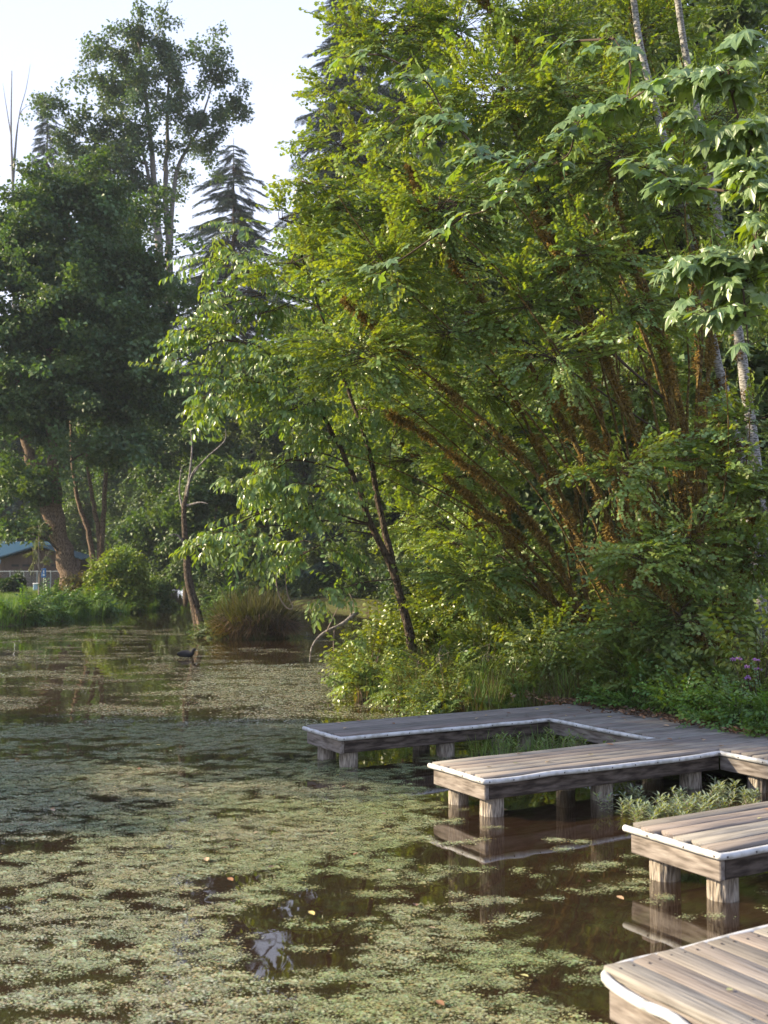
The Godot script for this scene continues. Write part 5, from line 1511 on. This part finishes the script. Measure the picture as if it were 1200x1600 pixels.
func build_left_bank() -> void:
	rng.seed = 95
	# sunlit bush
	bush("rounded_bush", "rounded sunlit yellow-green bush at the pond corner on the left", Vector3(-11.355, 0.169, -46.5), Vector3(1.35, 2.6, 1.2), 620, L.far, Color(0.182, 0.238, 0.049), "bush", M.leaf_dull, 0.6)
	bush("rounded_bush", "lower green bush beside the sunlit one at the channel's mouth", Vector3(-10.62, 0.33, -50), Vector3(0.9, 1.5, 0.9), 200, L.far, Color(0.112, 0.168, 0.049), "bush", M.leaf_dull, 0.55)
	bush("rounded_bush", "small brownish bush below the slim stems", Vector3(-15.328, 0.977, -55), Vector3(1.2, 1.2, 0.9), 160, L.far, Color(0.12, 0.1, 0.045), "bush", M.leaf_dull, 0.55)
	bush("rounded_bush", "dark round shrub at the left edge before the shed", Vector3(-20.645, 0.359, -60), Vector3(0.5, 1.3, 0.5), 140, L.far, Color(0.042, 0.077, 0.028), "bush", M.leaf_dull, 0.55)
	for k in 4:
		bush("waterside_plant", ["big-leaved clump at the water's edge on the left bank", "green clump of big leaves below the grass", "leafy clump near the left frame edge", "low leafy clump under the sunlit bush"][k], [Vector3(-12.058, 0.042, -40.5), Vector3(-12.029, 0.069, -38.5), Vector3(-12.263, 0.081, -36.5), Vector3(-11.663, 0, -43)][k], Vector3(0.7, 0.75, 0.4), 90, L.shrub, Color(0.105, 0.182, 0.056), "clump", M.leaf_dull, 1.6, "leafy clumps along the left bank")
	# tall grass along the edge
	var gx := [[], []]
	var gc := [PackedColorArray(), PackedColorArray()]
	for k in 5200:
		var p := Vector2(rf(-20.0, -9.5), rf(-50.0, -29.0))
		var d := shore_distance(p)
		if d < -0.15 or d > 3.2:
			continue
		var i := k % 2
		gx[i].append(Transform3D(Basis(Vector3.UP, rf(0, TAU)).scaled(Vector3.ONE * rf(0.7, 1.5) * lerpf(1.15, 0.8, d / 3.2)), Vector3(p.x, ground_y(p.x, p.y) - 0.03, p.y)))
		gc[i].append(vary(Color(0.119, 0.203, 0.042), 0.25, 0.15))
	for i in 2:
		var o := scatter("bank_grass", L.grass[i], M.blade, self, gx[i], gc[i])
		o.name = numbered("bank_grass")
		o.set_meta("label", ["tall green grass along the left bank", "long grass leaning over the left water's edge"][i])
		o.set_meta("category", "grass")
	# lawn and far grass
	var lawn := Geo.new()
	var xs := 34
	var zs := 34
	for i in zs + 1:
		for k in xs + 1:
			var x := lerpf(-75.0, -9.0, float(k) / xs)
			var z := lerpf(-36.0, -112.0, float(i) / zs)
			var y := ground_y(x, z)
			var d := shore_distance(Vector2(x, z))
			lawn.v.append(Vector3(x, y + (0.03 if d > 1.8 else -0.35), z))
	for i in zs:
		for k in xs:
			var a := i * (xs + 1) + k
			lawn.ix.append(a); lawn.ix.append(a + xs + 1); lawn.ix.append(a + 1)
			lawn.ix.append(a + 1); lawn.ix.append(a + xs + 1); lawn.ix.append(a + xs + 2)
	var st := SurfaceTool.new()
	st.create_from(lawn.mesh(), 0)
	st.generate_normals()
	setting("lawn", st.commit(), M.lawn)
	var tx := []
	var tc := PackedColorArray()
	for k in 3600:
		var p := Vector2(rf(-32.0, -11.0), rf(-78.0, -38.0))
		if shore_distance(p) < 1.6:
			continue
		tx.append(Transform3D(Basis(Vector3.UP, rf(0, TAU)).scaled(Vector3.ONE * rf(0.8, 1.8)), Vector3(p.x, ground_y(p.x, p.y) + 0.02, p.y)))
		tc.append(vary(Color(0.168, 0.231, 0.07), 0.2, 0.12))
	var o := scatter("lawn_grass", L.turf[0], M.blade, self, tx, tc)
	o.set_meta("label", "short mown grass on the lawn before the shed")
	o.set_meta("category", "grass")
	# path
	var pg := Geo.new()
	for i in 13:
		var x := -60.0 + 3.2 * i
		for s in [0, 1]:
			var z: float = -54.0 - 0.06 * (x + 22.0) - s * 1.8
			pg.v.append(Vector3(x, 0.4 + 0.09, z))
	for i in 12:
		var a := i * 2
		pg.ix.append(a); pg.ix.append(a + 1); pg.ix.append(a + 2)
		pg.ix.append(a + 2); pg.ix.append(a + 1); pg.ix.append(a + 3)
	var ps := SurfaceTool.new()
	ps.create_from(pg.mesh(), 0)
	ps.generate_normals()
	setting("path", ps.commit(), M.path)

func build_island() -> void:
	rng.seed = 97
	# a low hummock of soil
	var g := Geo.new()
	var c := Vector3(-3.774, 0.022, -29.8)
	c.y = 0.0
	var rings := 6
	for i in rings + 1:
		var f := float(i) / rings
		for j in 20:
			var a := TAU * j / 20.0
			var r := 1.0 - f
			g.v.append(Vector3(cos(a) * 1.55 * r * (1.0 + 0.12 * sin(a * 3.0)), -0.25 + 0.6 * (1.0 - r * r), sin(a) * 0.95 * r))
	for i in rings:
		for j in 20:
			var a := i * 20 + j
			var b := i * 20 + (j + 1) % 20
			g.ix.append(a); g.ix.append(b); g.ix.append(a + 20)
			g.ix.append(b); g.ix.append(b + 20); g.ix.append(a + 20)
	var st := SurfaceTool.new()
	st.create_from(g.mesh(), 0)
	st.generate_normals()
	var isl := setting("islet", st.commit(), M.ground)
	isl.position = c
	# sedge tussock: green above, a skirt of brown dead blades below
	var s := Vector3(-3.498, 0.047, -29.4)
	s.y = 0.05
	var root := thing("sedge_tussock", "big round tussock with a skirt of rust-brown dead blades on the islet", "grass clump", s)
	var live := []
	var lc := PackedColorArray()
	var dead := []
	var dc := PackedColorArray()
	for k in 150:
		var a := rf(0, TAU)
		var q := sqrt(rng.randf())
		var p := Vector3(cos(a) * 0.85 * q, 0.25 + 0.4 * (1.0 - q), sin(a) * 0.6 * q)
		live.append(Transform3D(Basis(Vector3(sin(a), 0, -cos(a)).normalized(), 0.75 * q) * Basis(Vector3.UP, rf(0, TAU)).scaled(Vector3.ONE * rf(1.1, 2.0)), p))
		lc.append(vary(Color(0.084, 0.091, 0.039).lerp(Color(0.12, 0.08, 0.05), rng.randf() * 0.6), 0.25, 0.1))
	for k in 190:
		var a := rf(0, TAU)
		var p := Vector3(cos(a) * 0.85, rf(0.3, 0.6), sin(a) * 0.6)
		var out := Vector3(cos(a), 0, sin(a))
		dead.append(frame(out.cross(Vector3.UP), (out * rf(0.35, 0.8) + Vector3.DOWN * rf(0.7, 1.0)).normalized(), p, rf(0.8, 1.5)))
		dc.append(vary(Color(0.17, 0.115, 0.08), 0.3, 0.1))
	scatter("green_blades", L.grass[0], M.blade, root, live, lc)
	scatter("dead_skirt", L.grass[1], M.blade, root, dead, dc)
	var sh1 := bush("islet_shrub", "feathery green shrub on the islet behind the tussock", Vector3(-4.448, 0.084, -30.2), Vector3(0.75, 1.5, 0.6), 330, L.shrub, Color(0.105, 0.175, 0.042), "bush", M.leaf_dull, 0.9)
	sh1.position.y = 0.08
	var sh2 := bush("islet_shrub", "low creeping growth at the leaning trunk's foot", Vector3(-4.62, -0.018, -29.6), Vector3(0.6, 0.6, 0.5), 200, L.shrub, Color(0.14, 0.175, 0.084), "bush", M.leaf_dull, 0.7)
	sh2.position.y = -0.02
	# the leaning grey trunk with bare upper branches
	var t := Vector3(-5.017, 0.084, -30.2)
	t.y = -0.3
	var tr := thing("leaning_tree", "grey bare tree leaning left off the islet with a reddish torn base", "tree", t)
	part("trunk", tube_mesh(curve_through([t, Vector3(-5.255, 0.794, -30.2), Vector3(-5.458, 1.594, -30.2), Vector3(-5.519, 2.396, -30.2), Vector3(-5.6, 3.469, -30.2), Vector3(-5.482, 4.186, -30.2)], 6), 0.17, 0.05, 14, 0.07, 0.8, 0.5, t), M.bark, tr)
	for br in [[Vector3(-5.581, 3.29, -30.2), Vector3(-5.536, 4.194, -30.3), Vector3(-5.091, 4.925, -30.4), Vector3(-4.518, 5.469, -30.4), Vector3(-4.484, 5.832, -30.4)], [Vector3(-5.55, 3.827, -30.2), Vector3(-5.342, 4.529, -30), Vector3(-5.007, 4.876, -29.9)], [Vector3(-5.513, 3.648, -30.2), Vector3(-5.121, 3.726, -30), Vector3(-4.873, 3.685, -29.9)], [Vector3(-5.6, 3.469, -30.2), Vector3(-5.769, 4.02, -30.4), Vector3(-5.721, 4.744, -30.4)], [Vector3(-5.482, 4.186, -30.2), Vector3(-5.384, 5.266, -30.2), Vector3(-5.462, 5.988, -30.2)], [Vector3(-5.556, 2.575, -30.2), Vector3(-5.79, 2.84, -30.1), Vector3(-6.001, 2.783, -30)]]:
		part("branch", tube_mesh(curve_through(br, 4), 0.04, 0.008, 6, 0.05, 1.0, 0.0, t), M.bark_grey, tr)
	part("torn_base", tube_mesh(curve_through([t + Vector3(0.08, 0.1, 0.12), Vector3(-5.138, 0.534, -30.05), Vector3(-5.256, 0.889, -30)], 4), 0.13, 0.03, 10, 0.14, 1.0, 0.0, t), M.bark_red, tr)
	# fallen branch dipping into the water
	var fb := Vector3(-0.507, 1.064, -21.5)
	var fr := thing("fallen_branch", "dead grey branch dipping from the bank into the water", "branch", fb)
	part("limb", tube_mesh(curve_through([fb, Vector3(-0.816, 0.822, -21.3), Vector3(-1.187, 0.64, -21.2), Vector3(-1.391, 0.399, -21.1), Vector3(-1.44, 0.103, -21.1)], 5), 0.05, 0.012, 8, 0.06, 1.0, 0.0, fb), M.bark_grey, fr)
	for br in [[Vector3(-0.966, 0.747, -21.3), Vector3(-0.986, 0.454, -21.2), Vector3(-0.973, 0.143, -21.2)], [Vector3(-0.694, 0.904, -21.4), Vector3(-0.606, 1.194, -21.4), Vector3(-0.695, 1.445, -21.4)], [Vector3(-1.124, 0.665, -21.2), Vector3(-1.015, 0.899, -21), Vector3(-0.867, 1.208, -21)]]:
		part("twig", tube_mesh(curve_through(br, 4), 0.016, 0.005, 6, 0.05, 1.0, 0.0, fb), M.dry, fr)
	# log on the far bank
	var lg := Vector3(-6.497, 1.016, -88)
	var log_ := thing("fallen_log", "dark log lying along the far bank", "log", lg)
	part("log_body", tube_mesh(curve_through([Vector3(-8.89, 1.088, -86), Vector3(-6.35, 1.189, -86), Vector3(-3.048, 1.138, -86)], 4), 0.28, 0.2, 10, 0.05, 1.0, 0.0, lg), M.bark, log_)
	for q in [[-8.6, -60, 1.6, 2.2], [-6.4, -59, 1.8, 1.6], [-3.6, -57, 1.8, 1.3], [-1.0, -54, 1.9, 2.4], [0.9, -46, 1.6, 2.0], [1.2, -38, 1.3, 1.8], [-9.8, -68, 2.0, 3.0], [-11.0, -80, 2.4, 3.6], [-12.5, -92, 2.6, 3.4], [-18, -107, 3.0, 4.0], [-23, -110, 3.0, 4.5], [-4.5, -66, 2.4, 3.6], [-1.2, -63, 2.4, 4.0], [2.0, -58, 2.4, 3.8]]:
		bush("far_shrub", "shrub on the far bank, %s" % ["behind the islet's leaning tree", "just right of the leaning tree's shadow", "low, over the bare far bank", "tall, near the fallen log's right end", "behind the slender tree's lowest leaves", "nearest the right bank's tip", "at the channel's right side", "farther up the channel's right side", "near the end of the channel", "closing the end of the channel", "at the channel's far left corner", "in the second row behind the islet", "in the second row above the log", "in the second row at the right"][taken.get("far_shrub", 0)], Vector3(q[0], 0, q[1]), Vector3(q[2], q[3], q[2] * 0.8), 150, L.far, Color(0.07, 0.11, 0.04), "bush", M.leaf_dull, 0.62, "shrubs on the far bank")
	# the coot
	var k := Vector3(-4.249, 0, -23.365)
	var coot := thing("coot", "small slate-black water bird swimming near the islet", "bird", k)
	coot.rotation.y = 0.12
	part("body", tube_mesh(curve_through([Vector3(-0.19, 0.075, 0), Vector3(-0.15, 0.06, 0), Vector3(-0.07, 0.045, 0), Vector3(0.03, 0.045, 0), Vector3(0.1, 0.06, 0), Vector3(0.14, 0.095, 0), Vector3(0.165, 0.125, 0), Vector3(0.195, 0.125, 0)], 1), 0.01, 0.01, 12), M.coot, coot).mesh = coot_mesh()
	part("bill", tube_mesh(PackedVector3Array([Vector3(0.19, 0.152, 0), Vector3(0.215, 0.146, 0), Vector3(0.235, 0.136, 0)]), 0.011, 0.003, 8), M.bill, coot)
	part("eye", box_mesh(Vector3(0.172, 0.164, 0.03), Vector3(0.179, 0.171, 0.037), 0.002), M.bark_red, coot)

func coot_mesh() -> ArrayMesh:
	var spine := [Vector3(-0.2, 0.07, 0), Vector3(-0.17, 0.068, 0), Vector3(-0.11, 0.065, 0), Vector3(-0.04, 0.06, 0), Vector3(0.04, 0.056, 0), Vector3(0.095, 0.068, 0), Vector3(0.125, 0.1, 0), Vector3(0.138, 0.135, 0), Vector3(0.155, 0.158, 0), Vector3(0.18, 0.16, 0), Vector3(0.2, 0.152, 0)]
	var radii := [0.012, 0.04, 0.074, 0.092, 0.092, 0.072, 0.048, 0.038, 0.038, 0.032, 0.016]
	var g := Geo.new()
	tube(g, PackedVector3Array(spine), 1.0, 1.0, 14)
	for i in spine.size():
		for j in 14:
			var k := i * 14 + j
			g.v[k] = spine[i] + g.n[k] * radii[i] * Vector3(1, 1, 1.12)
	return g.mesh()

func build_shed() -> void:
	rng.seed = 99
	var d := 80.0
	var at := sighted(62, 915, d)
	at.y = 0.42
	var root := thing("park_shed", "low brown board-sided park building with a teal roof behind the fence", "building", at)
	# a gabled wing facing the pond, 6 m wide, and the main roof running off behind it
	var hw := 2.95
	var eave := 2.05
	var peak := 2.95
	part("wall", box_mesh(Vector3(-hw, -0.4, -4.0), Vector3(hw, eave, -0.06), 0.0), M.siding, root)
	var gb := Geo.new()
	for s in [-0.06, -0.3]:
		gb.v.append(Vector3(-hw, eave, s)); gb.v.append(Vector3(hw, eave, s)); gb.v.append(Vector3(0, peak - 0.05, s))
	gb.ix = PackedInt32Array([0, 2, 1, 3, 4, 5, 0, 1, 4, 0, 4, 3, 1, 2, 5, 1, 5, 4, 2, 0, 3, 2, 3, 5])
	part("gable", gb.mesh(), M.siding, root)
	for k in 20:
		var x := -hw + 0.295 * (k + 0.5)
		var top := lerpf(peak - 0.1, eave, absf(x) / hw)
		part("siding_board", box_mesh(Vector3(x - 0.135, -0.3, -0.058), Vector3(x + 0.135, top, -0.01 - 0.012 * (k % 2)), 0.008), M.siding, root)
	for x in [-1.85, -1.05, 1.1]:
		part("vent", box_mesh(Vector3(x - 0.27, 1.52, -0.02), Vector3(x + 0.27, 1.68, 0.012), 0.01), M.black, root)
		part("door", box_mesh(Vector3(x - 0.38, -0.25, -0.02), Vector3(x + 0.38, 1.42, 0.008), 0.01), M.siding, root)
	var ang := atan2(peak - eave, hw)
	for s in [-1.0, 1.0]:
		var roof := part("roof", box_mesh(Vector3(-1.75, -0.05, -4.2), Vector3(1.75, 0.07, 0.55), 0.01), M.roof, root, Transform3D(Basis(Vector3(0, 0, 1), -s * ang), Vector3(s * 1.62, (peak + eave) * 0.5 - 0.02 + 0.09, 0)))
		for q in 8:
			part("roof_rib", box_mesh(Vector3(-1.74, 0.07, -4.0 + q * 0.6), Vector3(1.74, 0.1, -3.95 + q * 0.6), 0.0), M.roof, roof)
	var main := Transform3D(Basis(Vector3.RIGHT, deg_to_rad(24.0)), Vector3(-6.5, 2.55, -3.6))
	part("main_roof", box_mesh(Vector3(-7, -0.05, -2.2), Vector3(7, 0.06, 2.0), 0.01), M.roof, root, main)
	part("back_wall", box_mesh(Vector3(-13, -0.4, -7.0), Vector3(-hw - 0.01, 1.9, -2.2), 0.0), M.siding, root)
	# wall lamp on its pole at the right corner
	var lp := sighted(118, 906, 74)
	lp.y = 0.4
	var lamp := thing("lamp_post", "small lamp post with a pale box head right of the shed", "lamp post", lp)
	part("pole", tube_mesh(PackedVector3Array([Vector3(-0.1, 0, 0), Vector3(0, 0.6, 0), Vector3(0.02, 1.25, 0)]), 0.03, 0.025, 8), M.steel, lamp)
	part("head", box_mesh(Vector3(-0.13, 1.2, -0.1), Vector3(0.15, 1.42, 0.1), 0.02), M.white, lamp)
	# flagpole-like pole above the roof
	var fp := sighted(24, 905, 88)
	fp.y = 0.4
	var pole := thing("tall_pole", "thin white pole rising above the shed roof", "pole", fp)
	part("shaft", tube_mesh(PackedVector3Array([Vector3.ZERO, Vector3(0, 2.4, 0), Vector3(0, 4.9, 0)]), 0.05, 0.04, 8), M.white, pole)
	part("base_plate", box_mesh(Vector3(-0.15, -0.1, -0.15), Vector3(0.15, 0.06, 0.15), 0.02), M.steel, pole)
	# chain-link fence
	var fa := sighted(-6, 916, 72)
	var fence := thing("chain_link_fence", "grey chain-link fence in front of the brown shed", "fence", Vector3(fa.x, 0.42, fa.z))
	var run := 4.5
	for k in 6:
		part("post", tube_mesh(PackedVector3Array([Vector3(k * run / 5.0, -0.2, 0), Vector3(k * run / 5.0, 0.5, 0), Vector3(k * run / 5.0, 1.25, 0)]), 0.035, 0.035, 8), M.steel, fence)
	part("top_rail", tube_mesh(PackedVector3Array([Vector3(0, 1.2, 0), Vector3(run * 0.5, 1.2, 0), Vector3(run, 1.2, 0)]), 0.026, 0.026, 8), M.steel, fence)
	var wire := Geo.new()
	for k in 90:
		var x := -1.2 + k * (run + 1.2) / 90.0
		for s in [-1.0, 1.0]:
			var a := Vector3(x, 0.0, 0.012 * s)
			var b := Vector3(x + 1.18 * s, 1.18, 0.012 * s)
			if minf(a.x, b.x) < -0.02 or maxf(a.x, b.x) > run + 0.02:
				continue
			tube(wire, PackedVector3Array([a, b]), 0.003, 0.003, 3)
	var wm := part("wire_mesh", wire.mesh(), M.steel, fence)
	wm.set_meta("kind", "stuff")
	# blue sign, bin, sapling
	var sp := sighted(68, 918, 69)
	sp.y = 0.42
	var sign_ := thing("blue_sign", "small blue sign with a white symbol on a post by the sapling", "sign", sp)
	part("post", tube_mesh(PackedVector3Array([Vector3(0, -0.1, 0), Vector3(0, 0.6, 0), Vector3(0, 1.35, 0)]), 0.03, 0.03, 8), M.steel, sign_)
	part("panel", box_mesh(Vector3(-0.15, 0.82, 0.032), Vector3(0.15, 1.4, 0.05), 0.01), M.blue, sign_)
	part("symbol", box_mesh(Vector3(-0.06, 0.92, 0.05), Vector3(0.06, 1.05, 0.056), 0.0), M.white, sign_)
	part("symbol", box_mesh(Vector3(-0.03, 1.09, 0.05), Vector3(0.03, 1.28, 0.056), 0.0), M.white, sign_)
	var bp := sighted(56, 919, 67)
	bp.y = 0.42
	var bin := thing("litter_bin", "pale blue litter bin standing on the lawn by the fence", "bin", bp)
	part("body", box_mesh(Vector3(-0.14, 0.0, -0.14), Vector3(0.14, 0.42, 0.14), 0.03), M.bin, bin)
	part("lid", box_mesh(Vector3(-0.17, 0.42, -0.17), Vector3(0.17, 0.5, 0.17), 0.03), M.white, bin)
	var tp := Vector3(-15.933, 0.477, -50)
	tp.y = ground_y(tp.x, tp.z) - 0.02
	var ms := []
	for m in [[62, 845, 50, 0.3, 0.3, 12], [56, 860, 50, 0.25, 0.3, 8], [70, 868, 50, 0.3, 0.25, 7], [60, 825, 50, 0.2, 0.3, 8], [54, 878, 50, 0.2, 0.2, 4]]:
		ms.append([sighted(m[0], m[1], m[2]), Vector3(m[3], m[4], 0.3), m[5] * 2])
	broadleaf("sapling", "thin pale sapling standing alone on the lawn before the shed", tp,
		[{"pts": [tp, Vector3(-15.92, 1.508, -50), Vector3(-15.963, 2.393, -50), Vector3(-15.987, 3.872, -50)], "r0": 0.04, "r1": 0.012}, {"pts": [Vector3(-15.92, 1.508, -50), Vector3(-15.663, 2.098, -50), Vector3(-15.466, 2.747, -50)], "r0": 0.025, "r1": 0.01, "flare": 0.0}, {"pts": [Vector3(-15.924, 1.802, -50), Vector3(-16.141, 2.393, -50), Vector3(-16.266, 2.836, -50)], "r0": 0.025, "r1": 0.01, "flare": 0.0}], ms,
		{"bark": M.dry, "spray": L.shrub, "leaf": M.leaf_dull, "color": Color(0.13, 0.15, 0.06), "per_branch": 4, "limb": 0.01, "sides": 6, "loose": 0.05})


# ---------------------------------------------------------------- everything
func _ready() -> void:
	relief.seed = 3
	relief.frequency = 0.05
	patchy.seed = 8
	patchy.frequency = 0.05
	patchy.fractal_octaves = 4
	# camera
	var cam := Camera3D.new()
	cam.name = "camera"
	cam.fov = 50.7
	cam.far = 3000.0
	cam.near = 0.05
	cam.position = Vector3(0, 1.95, 0)
	cam.rotation.x = deg_to_rad(2.88)
	cam.current = true
	var lens := CameraAttributesPhysical.new()
	lens.frustum_focal_length = 12.0 / tan(deg_to_rad(25.35))
	lens.frustum_near = 0.05
	lens.frustum_far = 3000.0
	lens.frustum_focus_distance = 12.0
	lens.exposure_aperture = 2.2
	cam.attributes = lens
	add_child(cam)
	# sky, air and exposure
	var env := Environment.new()
	env.background_mode = Environment.BG_SKY
	var sky := Sky.new()
	var sm := ProceduralSkyMaterial.new()
	sm.sky_top_color = Color(0.58, 0.645, 0.79)
	sm.sky_horizon_color = Color(0.86, 0.87, 0.9)
	sm.sky_curve = 0.3
	sm.ground_bottom_color = Color(0.2, 0.22, 0.18)
	sm.ground_horizon_color = Color(0.6, 0.62, 0.62)
	sm.sky_energy_multiplier = 0.9
	sky.sky_material = sm
	env.sky = sky
	env.tonemap_mode = Environment.TONE_MAPPER_LINEAR
	env.tonemap_exposure = 2.85
	env.fog_enabled = true
	env.fog_density = 0.00035
	env.fog_light_color = Color(0.9, 0.94, 1.0)
	env.sdfgi_enabled = true
	env.ssao_enabled = true
	env.ssil_enabled = true
	var we := WorldEnvironment.new()
	we.name = "surroundings"
	we.environment = env
	add_child(we)
	# low sun from the left, a little ahead of the camera
	var sun := DirectionalLight3D.new()
	sun.name = "sun"
	sun.light_energy = 1.6
	sun.light_color = Color(1.0, 0.92, 0.78)
	sun.light_angular_distance = 0.5
	sun.shadow_enabled = true
	add_child(sun)
	var az := deg_to_rad(88.0)
	var el := deg_to_rad(25.0)
	var towards := Vector3(-sin(az) * cos(el), sin(el), -cos(az) * cos(el))
	sun.look_at_from_position(towards * 50.0, Vector3.ZERO, Vector3.UP)
	# the place
	make_materials()
	make_leaves()
	build_ground()
	build_left_bank()
	build_shed()
	build_far_trees()
	build_thicket()
	build_alders()
	build_big_maple()
	build_cherry()
	build_island()
	build_docks()
	build_bank_plants()
	build_pondweed()
